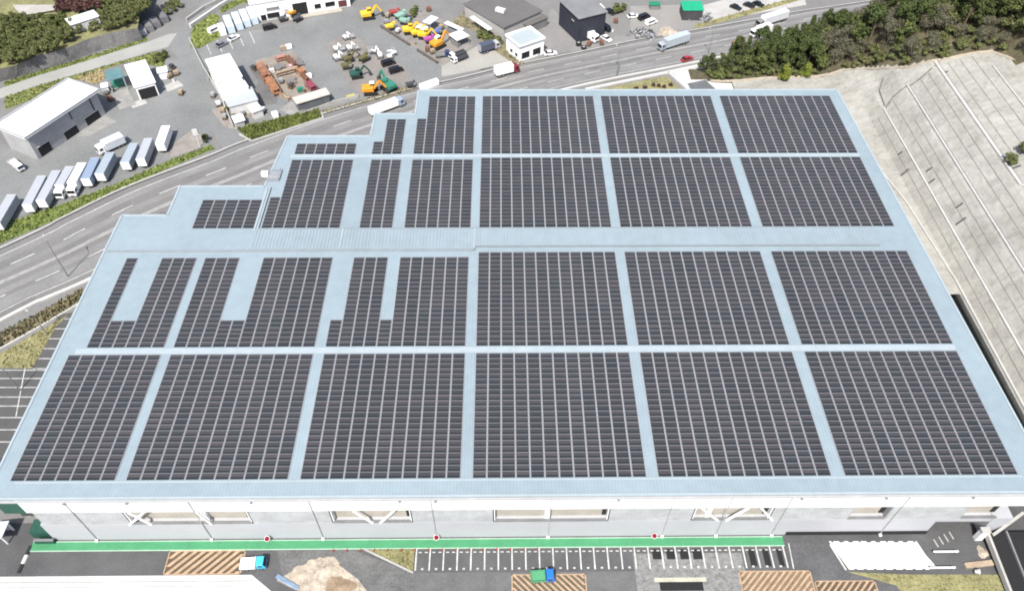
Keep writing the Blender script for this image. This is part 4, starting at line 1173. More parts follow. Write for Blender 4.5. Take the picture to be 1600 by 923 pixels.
def car_proto(paintm, kind='car'):
    def b():
        t = thing('parked_car', '', 'car')
        if kind == 'van':
            body = [(-2.3, .3), (2.3, .3), (2.35, .95), (1.75, 1.1), (1.2, 1.88), (-2.2, 1.95), (-2.3, 1.0)]
            gl = [(1.05, 1.15), (1.68, 1.12), (1.22, 1.80), (-2.1, 1.82), (-2.15, 1.15)]
            MB().profile(body, 1.72).build('body', paintm, t, bevel=.06)
            MB().profile([(1.15, 1.18), (1.76, 1.13), (1.24, 1.86), (1.1, 1.86)], 1.6).build('windscreen', GLASS, t)
            MB().profile([(x * .9 - .1, z) for x, z in gl[2:]] + [(.8, 1.2)], 1.75).build('side_windows', GLASS, t)
        else:
            MB().profile([(-2.15, .28), (2.15, .28), (2.2, .62), (2.05, .78), (1.0, .9), (-1.7, .95), (-2.15, .85)], 1.72).build('body', paintm, t, bevel=.07)
            MB().profile([(1.05, .88), (.35, 1.38), (-1.15, 1.40), (-1.85, .93)], 1.56).build('windows', GLASS, t, bevel=.04)
            MB().profile([(.30, 1.385), (-1.1, 1.40), (-1.1, 1.45), (.25, 1.44)], 1.42).build('car_roof', paintm, t, bevel=.02)
        for s in (-1, 1):
            MB().box(2.17, s * .6, .55, .06, .35, .14).build('headlight', GREY_L, t)
        wheels(t, (-1.35, 1.35), 1.74, .32)
        return t
    return b


def truck_proto(boxm, endm, cabm, L=9.5, bw=2.4, bh=2.5, cabonly=False, cab=True):
    """rigid lorry facing +x; cargo box behind"""
    def b():
        t = thing('box_truck', '', 'truck')
        MB().box(0, 0, .6, L, .9, .25).build('chassis', GREY_D, t)
        bl = L - (2.2 if cab else 0)
        bx = -L / 2 + bl / 2
        o = MB().box(bx, 0, 1.0, bl - .1, bw, bh).build('cargo_box', boxm, t, bevel=.05)
        MB().box(-L / 2 + .02, 0, 1.05, .06, bw - .06, bh - .06).build('rear_door', endm, o)
        MB().box(bx + bl / 2 - .03, 0, 1.05, .06, bw - .06, bh - .06).build('front_panel', endm, o)
        if cab:
            c = MB().profile([(L / 2 - 2.0, .6), (L / 2 - .02, .6), (L / 2, 1.3), (L / 2 - .25, 2.5), (L / 2 - .6, 2.75), (L / 2 - 2.0, 2.75)], 2.25).build('cab', cabm, t, bevel=.08)
            MB().profile([(L / 2 + .02, 1.45), (L / 2 - .2, 2.35), (L / 2 - .3, 2.35), (L / 2 - .12, 1.45)], 2.05).build('windscreen', GLASS, c)
            MB().box(L / 2 - 1.0, 0, 1.6, .9, 2.29, .7).build('side_windows', GLASS, c)
        wheels(t, (-L / 2 + 1.2, -L / 2 + 2.3) + ((L / 2 - 1.1,) if cab else (-L / 2 + 3.4,)), 2.4, .48)
        if not cab:
            for s in (-1, 1): MB().box(L / 2 - 2, s * .8, 0, .2, .2, .9).build('landing_leg', GREY_M, t)
        return t
    return b


def flatbed_proto(cabm, bedm, L=6.0):
    def b():
        t = thing('flatbed_truck', '', 'truck')
        MB().box(0, 0, .55, L, .8, .2).build('chassis', GREY_D, t)
        m = MB(); bl = L - 1.8; bx = -L / 2 + bl / 2
        m.box(bx, 0, .8, bl, 2.0, .12); m.box(bx, -1.0, .921, bl, .08, .4); m.box(bx, 1.0, .921, bl, .08, .4); m.box(bx - bl / 2 + .04, 0, .921, .08, 1.9, .4); m.box(bx + bl / 2 - .04, 0, .921, .1, 1.9, .9)
        m.build('bed', bedm, t)
        c = MB().profile([(L / 2 - 1.65, .5), (L / 2 - .02, .5), (L / 2, 1.15), (L / 2 - .35, 1.95), (L / 2 - 1.6, 2.0)], 1.8).build('cab', cabm, t, bevel=.07)
        MB().profile([(L / 2 + .015, 1.2), (L / 2 - .3, 1.88), (L / 2 - .4, 1.88), (L / 2 - .12, 1.2)], 1.65).build('windscreen', GLASS, c)
        MB().box(L / 2 - .9, 0, 1.25, .8, 1.84, .5).build('side_windows', GLASS, c)
        wheels(t, (-L / 2 + 1.1, L / 2 - .9), 1.9, .38)
        return t
    return b


def excavator_proto(bodym, L=1.0, cabm=None, fold=0):
    def b():
        t = thing('excavator', '', 'excavator')
        for s in (-1, 1): MB().profile([(-1.6, .15), (-1.4, 0), (1.4, 0), (1.6, .15), (1.6, .5), (1.35, .7), (-1.35, .7), (-1.6, .5)], .5).build('track', BLACK, t, (0, s * .95, 0))
        MB().tube((0, 0, .7), (0, 0, .9), .7, n=14).build('turntable', GREY_D, t)
        b_ = MB(); b_.box(-.5, 0, .9, 2.6, 2.1, 1.0, tx=.92); b_.build('body', bodym, t, bevel=.12)
        MB().box(-1.55, 0, .95, .7, 2.2, .9).build('counterweight', bodym, t, bevel=.15)
        c = MB().box(.45, .55, .95, 1.3, .95, 1.6, tx=.85).build('cab', cabm or bodym, t, bevel=.06)
        MB().box(.5, .55, 1.6, 1.34, .99, .75, tx=.88).build('cab_windows', GLASS, c)
        MB().beam((.7, -.3, 1.4), (2.3, -.3, 3.4), .34, .5).build('boom', bodym, t)
        a = MB().beam((2.3, -.3, 3.4), (3.6, -.3, 1.6), .28, .4).build('arm', bodym, t)
        MB().profile([(3.3, .6), (3.9, .5), (4.0, 1.2), (3.6, 1.6), (3.45, 1.1)], .8).build('bucket', GREY_D, a, (0, -.3, 0))
        return t
    return b


def boomlift_proto(col):
    def b():
        t = thing('boom_lift', '', 'boom lift')
        MB().box(0, 0, .45, 2.6, 1.6, .6, tx=.9).build('base', GREY_M, t, bevel=.06)
        wheels(t, (-.9, .9), 1.9, .42)
        MB().box(-.3, 0, 1.05, 1.8, 1.3, .7).build('turret', col, t, bevel=.08)
        MB().beam((-.8, 0, 1.8), (2.9, .3, 2.3), .35, .4).build('lower_boom', col, t)
        a = MB().beam((2.9, .3, 2.5), (-.6, 1.5, 2.9), .3, .35).build('upper_boom', col, t)
        MB().beam((-.6, 1.5, 2.9), (1.6, 2.2, 2.4), .25, .3).build('jib', col, t)
        m = MB(); m.box(2.2, 2.4, 1.7, 1.1, 1.8, .1)
        for dx in (-.5, .5):
            for dy in (-.85, .85): m.tube((2.2 + dx, 2.4 + dy, 1.8), (2.2 + dx, 2.4 + dy, 2.8), .06, n=5)
        for dy in (-.85, .85): m.tube((1.7, 2.4 + dy, 2.8), (2.7, 2.4 + dy, 2.8), .06, n=5)
        for dx in (-.5, .5): m.tube((2.2 + dx, 1.55, 2.8), (2.2 + dx, 3.25, 2.8), .06, n=5)
        m.build('basket', GREY_L, t)
        return t
    return b


def dumper_proto(col):
    def b():
        t = thing('crawler_dumper', '', 'dumper')
        for s in (-1, 1): MB().profile([(-1.5, .12), (-1.3, 0), (1.3, 0), (1.5, .12), (1.5, .45), (1.2, .62), (-1.2, .62), (-1.5, .45)], .45).build('track', BLACK, t, (0, s * .8, 0))
        MB().box(0, 0, .6, 2.6, 1.5, .25).build('frame', GREY_D, t)
        m = MB(); m.profile([(-1.6, 1.0), (.5, .86), (.6, 1.7), (-2.0, 1.6)], 1.7); m.build('skip', col, t, bevel=.05)
        MB().box(1.1, .3, .86, .9, .9, 1.3, tx=.85).build('cab', col, t, bevel=.06)
        MB().box(1.1, -.5, .86, .9, .6, .7).build('engine_cover', GREY_M, t, bevel=.05)
        return t
    return b


def container_proto(col, L=6.0, w_=2.3, h=2.5):
    def b():
        t = thing('container', '', 'container')
        m = MB(); m.box(0, 0, .1, L, w_, h)
        for k in range(int(L / .45)):
            x = -L / 2 + .3 + k * .45
            for s in (-1, 1): m.box(x, s * (w_ / 2 + .015), .2, .2, .05, h - .2)
        m.build('shell', col, t)
        for s in (-1, 1): MB().box(L / 2 + .03, s * w_ / 4, .2, .05, w_ / 2 - .08, h - .2).build('door', col, t)
        MB().box(0, 0, 0, L, w_ * .9, .1).build('skid', GREY_D, t)
        return t
    return b


TG = mat('trailer roof grey', (.33, .345, .37), .5, .05, .3, 2)
TB = mat('trailer roof blue', (.20, .25, .335), .5, .06, .3, 2)
TB2 = mat('trailer roof pale blue', (.27, .31, .345), .5, .08, .3, 2)
GT = 'lorries parked in the trucking yard'
ROWT = [
    ((87.7, 266.6), (62.5, 313), TG, 'grey roofed trailer third from the left in the row by the verge, no cab', False),
    ((65, 274.7), (41, 320), TG, 'grey roofed trailer second from the left in the row by the verge, no cab', False),
    ((109, 260), (91, 290), TG, 'short grey roofed lorry left of the pure white one', True),
    ((128, 254.4), (110.5, 286), WHITE, 'pure white roofed lorry in the middle of the row by the verge', True),
    ((148.7, 246.3), (132.4, 279.6), TB, 'deep blue roofed lorry right of the pure white one', False),
    ((172, 238), (154.3, 271.5), TB2, 'pale blue roofed lorry under the lorry parked crosswise', False),
    ((209, 224), (194, 254), TB2, 'narrow blue grey roofed lorry, left one of the close pair', False),
    ((231.6, 216), (218.5, 248.6), TG, 'blue grey roofed lorry, right one of the close pair', False),
    ((259, 196.5), (249, 224.7), WHITE, 'white roofed lorry at the right end of the row, standing apart', False),
]
for a, b, mm, lab, cab in ROWT:
    c_, rz, L_ = span(a, b, 3.5)
    L2 = L_ + (2.0 if cab else 0)
    d = Vector((math.cos(rz), math.sin(rz), 0))
    c_ = c_ + d * (1.0 if cab else 0)
    rz2 = rz if cab else rz + math.pi
    o = truck_proto(mm, WHITE, WHITE, L2, 2.45, 2.5, cab=cab)()
    o.location = (c_.x, c_.y, 0.01); o.rotation_euler = (0, 0, rz2); o['label'] = lab; o['group'] = GT
c_, rz, L_ = span((18, 304), (-8, 348), 3.5)
o = truck_proto(TG, WHITE, WHITE, L_, 2.45, 2.5, cab=False)(); o.location = (c_.x, c_.y, .01); o.rotation_euler = (0, 0, rz + math.pi); o['label'] = 'grey trailer cut off by the left edge of the picture'; o['group'] = GT
c_, rz, L_ = span((153, 226), (184, 212), 3.2)
o = truck_proto(mat('truck tarp', (.50, .53, .56), .6, .06, .4, 2), WHITE, WHITE, L_ + 2, 2.9, 2.3, cab=True)(); o.location = (c_.x, c_.y, .01); o.rotation_euler = (0, 0, rz + math.pi); o['label'] = 'white lorry parked crosswise above the blue roofed lorries'; o['group'] = GT
p = at(28, 262); place('fb_white', flatbed_proto(WHITE, OFFWHITE), (p.x, p.y, .01), -.7, 'white flatbed truck at the left of the trucking yard', 'flatbed trucks')
# road traffic
def veh(builder, a, b, lab, group=None, flip=False, z=0, key=None):
    c_, rz, L_ = span(a, b, z)
    if flip: rz += math.pi
    if key: return place(key, builder, (c_.x, c_.y, .02), rz, lab, group)
    o = builder(); o.location = (c_.x, c_.y, .02); o.rotation_euler = (0, 0, rz); o['label'] = lab
    if group: o['group'] = group
    return o
RT = 'lorries on the main road'
veh(truck_proto(mat('silver box', (.36, .40, .44), .45, .06, .4, 2), TG, mat('silver cab', (.30, .33, .37), .45, .05), 12, 2.5, 2.7), (1030, 80), (1072, 66), 'silver grey lorry driving on the main road near the red car', RT, True)
veh(truck_proto(WHITE, WHITE, mat('dark red cab', (.16, .02, .03), .4, .05), 8.2, 2.4, 2.4), (776, 120), (808, 112), 'white box lorry with dark red cab on the main road', RT)
veh(truck_proto(WHITE, WHITE, mat('mixed cab', (.25, .30, .38), .5, .1), 11.5, 2.2, 1.9), (576, 184), (634, 162), 'white lorry half hidden behind the warehouse roof corner', RT)
veh(truck_proto(mat('pale box', (.52, .54, .56), .5, .04), WHITE, GREY_M, 13, 2.5, 2.6), (1182, 44), (1226, 30), 'long white lorry with grey cab nearest the far kerb', RT, True)
veh(truck_proto(WHITE, WHITE, WHITE, 8, 2.4, 2.2), (1172, 60), (1202, 50), 'white lorry just left of the forest, beside the long white one', RT, True)
veh(car_proto(paint('red', (.30, .03, .035))), (1066, 97), (1080, 92), 'small red car on the main road behind the silver lorry', None, False)
# front yard trucks
CY = mat('cyan cab', (.05, .40, .62), .4, .06)
veh(flatbed_proto(CY, WHITE, 4.6), (378, 884), (418, 882), 'white bedded truck with bright cyan cab on the hatched bay', 'flatbed trucks')
veh(flatbed_proto(mat('strong blue cab', (.012, .13, .48), .4, .06), mat('green bed', (.07, .26, .13), .6, .1), 4.4), (828, 904), (868, 902), 'green bedded truck with strong blue cab on the hatched bay', 'flatbed trucks')

# parked cars
CARS = [((336, 50), .9, 'white', 'van', 'white van at the corner of the green patch near the pale containers'), ((366, 62), .9, 'white', 'car', 'white car in the marked bays below the pale containers'), ((347, 72), .9, 'silver', 'car', 'grey car in the marked bays beside the white car'),
        ((422, 46), .45, 'black', 'van', 'black van parked below the rental office'), ((607, 102), .5, 'black', 'van', 'black van alone in the yard, upper of the two'), ((619, 113), .5, 'black', 'van', 'black van alone in the yard, lower of the two'),
        ((833, 87), .5, 'black', 'car', 'black car in front of the white shop windows'), ((841, 42), .55, 'black', 'van', 'black van between the long shed and white shop'),
        ((931, 53), -.9, 'black', 'van', 'black van beside the navy house, left one'), ((946, 47), -.9, 'black', 'van', 'black van beside the navy house, right one'), ((947, 63), -.9, 'white', 'car', 'white car below the two black vans'),
        ((953, 21), -.9, 'black', 'car', 'black car near the shrub right of the navy house'), ((1006, 30), .6, 'black', 'van', 'black van alone on the beige lot'), ((1017, 38), .6, 'white', 'van', 'white van next to the black van on the beige lot'), ((989, 28), .2, 'white', 'car', 'white car left of the black van on the beige lot'),
        ((1149, 14), -.75, 'black', 'car', 'black car in the far lot, left one of three'), ((1170, 11), -.75, 'black', 'car', 'black car in the far lot, middle one of three'), ((1184, 9), -.75, 'black', 'car', 'black car in the far lot, right one of three'),
        ((860, 86), .2, 'white', 'car', 'white car on the shop forecourt by the road'), ((939, 19), -1.2, 'white', 'van', 'white van against the navy house')]
CP = {'white': paint('white', (.72, .72, .72)), 'black': paint('black', (.010, .010, .012), .3), 'silver': paint('silver', (.22, .23, .25), .35, .4)}
for (px, py), rz, cn, kd, lab in CARS:
    p = at(px, py)
    place('car_%s_%s' % (cn, kd), car_proto(CP[cn], kd), (p.x, p.y, .02), rz, lab, 'cars parked around the yards')
veh(truck_proto(mat('navy box', (.06, .07, .10), .5, .1), GREY_L, GREY_L, 7.5, 2.3, 2.2), (750, 84), (779, 75), 'navy lorry with pale cab on the sandy forecourt', None)
veh(flatbed_proto(WHITE, GREY_D, 6), (702, 94), (728, 84), 'flatbed truck with dark bed, upper of two beside the yellow machines', 'flatbed trucks', True)
veh(flatbed_proto(WHITE, GREY_D, 6), (706, 100), (730, 90), 'flatbed truck with dark bed, lower of two beside the yellow machines', 'flatbed trucks', True)
veh(flatbed_proto(mat('navy cab', (.03, .04, .12), .4, .05), GREY_M, 5), (684, 90), (700, 88), 'small navy truck beside the orange excavator', 'flatbed trucks')
veh(truck_proto(mat('white reefer', (.62, .66, .66), .5, .05), WHITE, WHITE, 7, 2.3, 2.2), (910, 56), (932, 68), 'white lorry parked before the navy house', None)

# pale containers, dumpsters
GC = 'pale blue storage containers in a row'
PB = mat('pale blue container', (.46, .53, .58), .5, .07, .5, 2)
for a, b, lab in (((351, 20), (362, 46), 'leftmost long pale blue container of the row below the grass'), ((364, 15), (375, 41), 'second pale blue container of the row'), ((376, 11), (387, 36), 'third pale blue container of the row'), ((388, 8), (398, 31), 'rightmost pale blue container, next to the rental office')):
    c_, rz, L_ = span(a, b, 2.6); place('cont_pb', container_proto(PB, 8.5, 2.3, 2.5), (c_.x, c_.y, .01), rz + math.pi, lab, GC)
c_, rz, L_ = span((342, 34), (349, 50), 2.2); place('cont_w', container_proto(WHITE, 5.0, 2.0, 2.1), (c_.x, c_.y, .01), rz, 'short white container at the left end of the pale blue row', GC)
GDm = mat('dumpster grey', (.14, .14, .15), .6, .15, .5, 2)
for k, (px, py, lab) in enumerate(((222, 52, 'pale grey dumpster at the left of the row by the road fork'), (233, 46, 'grey dumpster second in the row by the road fork'), (244, 40, 'dark grey dumpster third in the row by the road fork'), (256, 32, 'dark grey dumpster nearest the road fork'))):
    p = at(px, py, 0)
    def dump(col):
        t = thing('dumpster', '', 'dumpster'); m = MB(); m.box(0, 0, .1, 2.4, 4.6, .15)
        for s in (-1, 1): m.box(s * 1.15, 0, .25, .12, 4.6, 1.9)
        for s in (-1, 1): m.box(0, s * 2.24, .251, 2.18, .12, 1.9)
        m.build('bin', col, t); MB().box(0, .3, 1.75, 2.1, 3.6, .12).build('cover', col, t)
        for s in (-1, 1): MB().box(0, s * 1.6, 0, 2.2, .2, .1).build('skid', BLACK, t)
        return t
    o = dump([GREY_L, GREY_M, GDm, GDm][k]); o.location = p; o.rotation_euler = (0, 0, .62); o['label'] = lab; o['group'] = 'dumpsters by the road fork'

# plant machines
def pl(key, builder, px, py, rz, lab, group=None, s=1.0):
    p = at(px, py); return place(key, builder, (p.x, p.y, .02), rz, lab, group, (s, s, s))
BL = boomlift_proto(WHITE)
pl('bl_w', BL, 540, 62, -.9, 'white boom lift with folded arms, upper one of the left pair', 'boom lifts', .75)
pl('bl_w', BL, 546, 79, -1.1, 'white boom lift with folded arms, lower one of the left pair', 'boom lifts', .85)
pl('bl_w', BL, 525, 80, -1.2, 'white boom lift with folded arms at the left edge of the machine group', 'boom lifts', .8)
pl('bl_w', BL, 526, 94, -1.0, 'white boom lift at the bottom of the left machine group', 'boom lifts', .9)
pl('bl_w', BL, 594, 90, 1.9, 'white boom lift with curled arm beside the two black vans', 'boom lifts', 1.0)
pl('bl_w', BL, 610, 92, .4, 'small white boom lift behind the upper black van', 'boom lifts', .8)
pl('ex_ol', excavator_proto(OLIVE), 546, 96, .6, 'olive excavator under the white boom lifts', 'excavators', 1.0)
pl('du_ol', dumper_proto(OLIVE), 570, 95, .8, 'olive crawler dumper left of the curled boom lift', 'dumpers', 1.1)
pl('du_ol', dumper_proto(OLIVE), 543, 107, .2, 'olive crawler dumper below the olive excavator', 'dumpers', 1.0)
pl('ex_gr', excavator_proto(mat('dark green plant', (.02, .07, .055), .5, .2, .5, 3)), 558, 121, .3, 'dark green excavator in the lower left of the machine group', 'excavators', 1.15)
pl('ex_gg', excavator_proto(GREEN_M), 607, 140, 2.3, 'teal green excavator with raised boom near the road', 'excavators', 1.45)
pl('ex_or', excavator_proto(ORANGE, cabm=WHITE), 580, 146, .1, 'orange excavator with white cab near the road', 'excavators', 1.35)
pl('ex_ye', excavator_proto(YELLOW), 576, 29, .3, 'yellow excavator alone at the top of the equipment yard', 'excavators', 1.35)
pl('ex_ye', excavator_proto(YELLOW), 640, 52, .2, 'yellow excavator at the left of the yellow group', 'excavators', 1.2)
pl('ex_ye', excavator_proto(YELLOW), 652, 56, .4, 'yellow excavator second in the yellow group', 'excavators', 1.1)
pl('ex_ye', excavator_proto(YELLOW), 664, 60, -.2, 'yellow excavator at the right of the yellow group, by the purple machine', 'excavators', 1.2)
pl('ex_or', excavator_proto(ORANGE, cabm=WHITE), 685, 74, .8, 'orange excavator beside the purple machine and navy truck', 'excavators', 1.4)
pl('du_pu', dumper_proto(mat('purple plant', (.32, .07, .26), .5, .1)), 672, 66, .3, 'purple crawler dumper between yellow and orange machines', 'dumpers', 1.1)
pl('du_ye', dumper_proto(YELLOW), 612, 46, .4, 'yellow crawler dumper left of the yellow excavators', 'dumpers', 1.1)
pl('du_gr', dumper_proto(mat('pale green plant', (.20, .34, .27), .6, .12)), 628, 30, .6, 'pale green crawler dumper near the dark shrub', 'dumpers', 1.3)
pl('du_gr', dumper_proto(mat('pale green plant', (.20, .34, .27), .6, .12)), 634, 38, -.4, 'pale green crawler dumper in front of the other pale green one', 'dumpers', 1.1)
pl('du_re', dumper_proto(mat('red plant', (.28, .045, .035), .5, .12)), 618, 24, .1, 'red crawler dumper at the back of the plant store', 'dumpers', 1.1)
pl('du_or', dumper_proto(ORANGE), 459, 24, .9, 'orange crawler dumper in front of the rental office', 'dumpers', 1.2)
pl('du_dk', dumper_proto(GREY_D), 466, 33, .9, 'dark crawler dumper beside the orange one at the rental office', 'dumpers', 1.0)
pl('du_dk', dumper_proto(GREY_D), 443, 33, .5, 'dark crawler dumper left of the rental office path', 'dumpers', .9)
pl('du_bl', dumper_proto(mat('blue plant', (.10, .15, .33), .5, .1)), 683, 54, .3, 'blue crawler dumper beside the white canopy', 'dumpers', 1.0)
pl('du_dk', dumper_proto(GREY_D), 643, 136, .3, 'dark crawler dumper alone by the road near the white container', 'dumpers', .9)
c_, rz, L_ = span((660, 131), (680, 124), 2); place('cont_w', container_proto(WHITE, 5.0, 2.0, 2.1), (c_.x, c_.y, .01), rz, 'long white container by the kerb behind the warehouse', None, (1.25, .8, .8))

def open_canopy(name, lab, c0, c1, c2, h, m_):
    ctr, rz, lx, ly = rect3(c0, c1, c2, h)
    t = thing(name, lab, 'canopy', (ctr.x, ctr.y, 0), rz)
    MB().box(0, 0, h - .2, lx, ly, .2).build('roof', m_, t)
    for dx in (-.46, .46):
        for dy in (-.46, .46): MB().tube((dx * lx, dy * ly, 0), (dx * lx, dy * ly, h - .2), .1).build('post', STEEL, t)
    MB().box(0, ly * .3, 0, lx * .8, ly * .25, 1.5).build('shelving', GREY_M, t)
open_canopy('canopy', 'white slanting canopy over the plant store', (660, 34), (672, 38), (692, 30), 3.5, mat('pale sheet', (.52, .55, .55), .6, .05))
open_canopy('canopy', 'small white canopy in front of the slanting one', (650, 42), (662, 47), (668, 42), 3.0, WHITE_ROOF)
open_canopy('canopy', 'white L shaped canopy end by the brown strip of scrub', (700, 54), (714, 64), (728, 52), 3.0, OFFWHITE)
open_canopy('canopy', 'long white canopy strip along the scrub', (694, 36), (720, 48), (723, 44), 3.0, WHITE_ROOF)
gb = 'brown steel barriers in the equipment yard'
for a, b, lab in (((595, 43), (640, 72), 'long brown steel barrier left of the yellow machines'), ((652, 80), (684, 100), 'shorter brown steel barrier left of the navy truck')):
    c_, rz, L_ = span(a, b); t = thing('barrier', lab, 'barrier', c_, rz, gb)
    MB().box(0, 0, .25, L_, .5, .7).build('rail', mat('brown barrier', (.10, .085, .075), .8, .15, .5, 2), t)
    for f in (-.45, -.15, .15, .45): MB().box(f * L_, 0, 0, .3, .7, .25).build('foot', GREY_D, t)
c_, rz, L_ = span((542, 157), (555, 153)); t = thing('yard_sign', 'pale yellow sign board lying along the kerb by the low block', 'sign', c_, rz)
MB().box(0, 0, .4, L_, .15, 1.2).build('board', mat('pale yellow board', (.55, .52, .18), .6, .1), t)
for f in (-.4, .4): MB().box(f * L_, 0, 0, .12, .3, .4).build('foot', GREY_D, t)

# steel yard: racks with rust coloured sections
def rack(lab, a, b, wd, h, col, nlev=2):
    c_, rz, L_ = span(a, b, h)
    t = thing('steel_rack', lab, 'rack', (c_.x, c_.y, 0), rz, 'racks of rust coloured steel')
    for f in (-.46, 0, .46):
        for s in (-1, 1): MB().box(f * L_, s * wd / 2, 0, .18, .18, h).build('upright', RUST, t)
    m = MB(); n = max(3, int(wd / .38)); rn = random.Random(len(lab))
    for lv in range(nlev):
        for k in range(n):
            ll = L_ * rn.uniform(.8, 1.0)
            m.box(rn.uniform(-.2, .2), -wd / 2 + (k + .5) * wd / n, h * (.35 + .55 * lv), ll, wd / n * .75, .24)
    m.build('steel_sections', col, t)
    return t
RB = mat('dark rust steel', (.14, .065, .038), .8, .25, .5, 3)
RO = mat('orange primer steel', (0.31, 0.145, 0.07), .7, .25, .5, 3)
rack('long rust red rack along the left side of the steel yard', (404, 96), (417, 118), 2.6, 2.6, RUST)
rack('orange rack continuing the long rust red one downwards', (418, 119), (432, 141), 2.4, 2.4, RO)
rack('dark brown rack outside the long rust red one', (400, 98), (413, 122), .8, 2.4, RB)
rack('brown diagonal rack at the top right of the steel yard', (447, 86), (461, 101), 1.6, 2.0, RB)
rack('rust pink rack along the top of the steel yard', (430, 90), (446, 86), 1.6, 1.6, mat('pink primer steel', (.36, .19, .15), .7, .2, .5, 3))
rack('tan timber rack across the middle of the steel yard', (430, 114), (460, 106), 1.2, 1.6, mat('tan timber', (.31, .24, .17), .8, .2, .6, 3))
rack('orange rack at the right of the steel yard', (466, 106), (474, 112), 2.0, 2.0, RO)
rack('brown slanting rack right of the orange one', (471, 112), (481, 124), 1.3, 1.8, RB)
rack('dark red rack at the lower right of the steel yard', (480, 126), (490, 136), 2.2, 2.0, mat('dark red steel', (.22, .045, .07), .7, .2, .5, 3))
rack('grey pipe rack inside the steel yard, upper one', (428, 98), (440, 104), 3.0, 1.4, GREY_M, 1)
rack('grey pipe rack inside the steel yard, lower one', (446, 124), (462, 122), 2.6, 1.4, GREY_M, 1)
rack('rust red short rack inside the lower steel yard', (448, 132), (458, 130), 2.0, 1.2, RUST, 1)
rack('pale tan rack at the lower left of the steel yard', (434, 142), (452, 152), 1.0, 1.2, mat('tan timber', (.31, .24, .17), .8, .2, .6, 3), 1)
rack('grey scaffold rack at the top right corner of the steel yard', (461, 88), (470, 98), 1.8, 1.6, GREY_M, 1)
for px, py, lab, mm in ((452, 76, 'white crate at the top of the steel yard', WHITE), (443, 78, 'tan crate at the top of the steel yard', mat('tan timber', (.31, .24, .17), .8, .2, .6, 3)), (483, 122, 'white crate on the right edge of the steel yard', WHITE), (470, 143, 'teal crate at the bottom of the steel yard', GREEN_M), (425, 114, 'cream crate on the long rust rack corner', OFFWHITE), (457, 107, 'pink crate beside the orange rack', mat('pink', (.55, .33, .36), .6, .1))):
    p = at(px, py); t = thing('crate', lab, 'crate', p, .5)
    MB().box(0, 0, .15, 1.8, 1.3, 1.2).build('box', mm, t); MB().box(0, 0, 0, 1.9, 1.4, .15).build('pallet', BARK, t)
poly_sheet('steel_yard_floor', atl([(398, 95), (455, 80), (470, 92), (492, 138), (450, 158), (434, 150)]), .016, mat('rusty sand', (.205, .18, .15), .95, .2, .3, 2))
# scrap heaps
def heap(lab, px, py, r, h, m_, seed, sx=1.0):
    rn = random.Random(seed); p = at(px, py); mb = MB(); n = 20; rings = 7
    vs = [(0, 0, h)]
    for i in range(1, rings + 1):
        for k in range(n):
            a = 6.283 * k / n; f = i / rings
            rr = r * f * (1 + .22 * math.sin(a * 3 + seed) * f) * rn.uniform(.9, 1.1)
            vs.append((math.cos(a) * rr * sx, math.sin(a) * rr, max(0, h * (1 - f) ** 1.1 * rn.uniform(.75, 1.15)) if i < rings else -.05))
    fs = [(0, 1 + k, 1 + (k + 1) % n) for k in range(n)]
    for i in range(rings - 1):
        for k in range(n):
            a, b = 1 + i * n + k, 1 + i * n + (k + 1) % n
            fs.append((a, a + n, b + n, b))
    mb.add(vs, fs); o = mb.build('heap', m_, None, (p.x, p.y, 0)); tag(o, lab, 'heap'); return o
heap('tan sand mound beside the main road on the beige lot', 1043, 50, 3.5, 1.4, SOIL, 3)
for k, (px, py, lab) in enumerate(((1000, 52, 'grey scrap pile on the left of the beige lot edge'), (1012, 57, 'grey scrap pile on the right of the beige lot edge'), (1084, 26, 'dark scrap pile under the bright green shed'), (1100, 30, 'grey scrap pile right of the bright green shed'))):
    rn = random.Random(40 + k); m = MB()
    for q in range(60):
        m.box(rn.gauss(0, 1.5), rn.gauss(0, 1.1), rn.uniform(0, .7), rn.uniform(.3, 1.6), rn.uniform(.2, .8), rn.uniform(.1, .5), rn.uniform(0, 3), mi=rn.choice((0, 0, 1, 2)))
    o = m.build('scrap_pile', [GREY_M, GREY_D, GREY_L], None, at(px, py)); tag(o, lab, 'scrap pile'); o['kind'] = 'stuff'
# tyres at the navy house
for k, (px, py, lab) in enumerate(((904, 71, 'black tyre stack left of the white lorry by the road'), (912, 76, 'low tyre stack nearest the road'))):
    p = at(px, py); t = thing('tyre_stack', lab, 'tyres', p)
    for j in range(3 - k):
        o = MB().tube((0, 0, j * .36), (0, 0, j * .36 + .34), .95, n=18).build('tyre', BLACK, t)
        MB().tube((0, 0, j * .36 + .341), (0, 0, j * .36 + .35), .42, n=12).build('hub', GREY_L, o)

# front yard dirt mound, tarp, post
p = at(495, 893)
m = MB(); rn = random.Random(8)
poly_sheet('dirt_patch', atl([(432, 906), (470, 884), (500, 870), (522, 876), (560, 905), (575, 925), (470, 925)]), .034, SOIL)
heap('tan dirt mound on the front drive', 503, 888, 2.5, .45, SOIL, 12, 1.25)
heap('brown dirt mound at the bottom edge of the front drive', 530, 915, 2.0, .3, DIRT, 14, 1.6)
heap('pale dirt mound beside the blue tarp', 468, 896, 1.5, .25, mat('pale soil', (.33, .28, .22), .95, .2, .5, 3), 15, 1.3)
c_, rz, L_ = span((433, 899), (466, 918)); o = MB().box(0, 0, 0, L_, .9, .18, ty=.7).build('tarp_roll', mat('blue tarp', (.15, .21, .29), .6, .2, .6, 3), None, (c_.x, c_.y, .05), rz); tag(o, 'rolled pale blue tarp at the foot of the dirt mound', 'tarp')
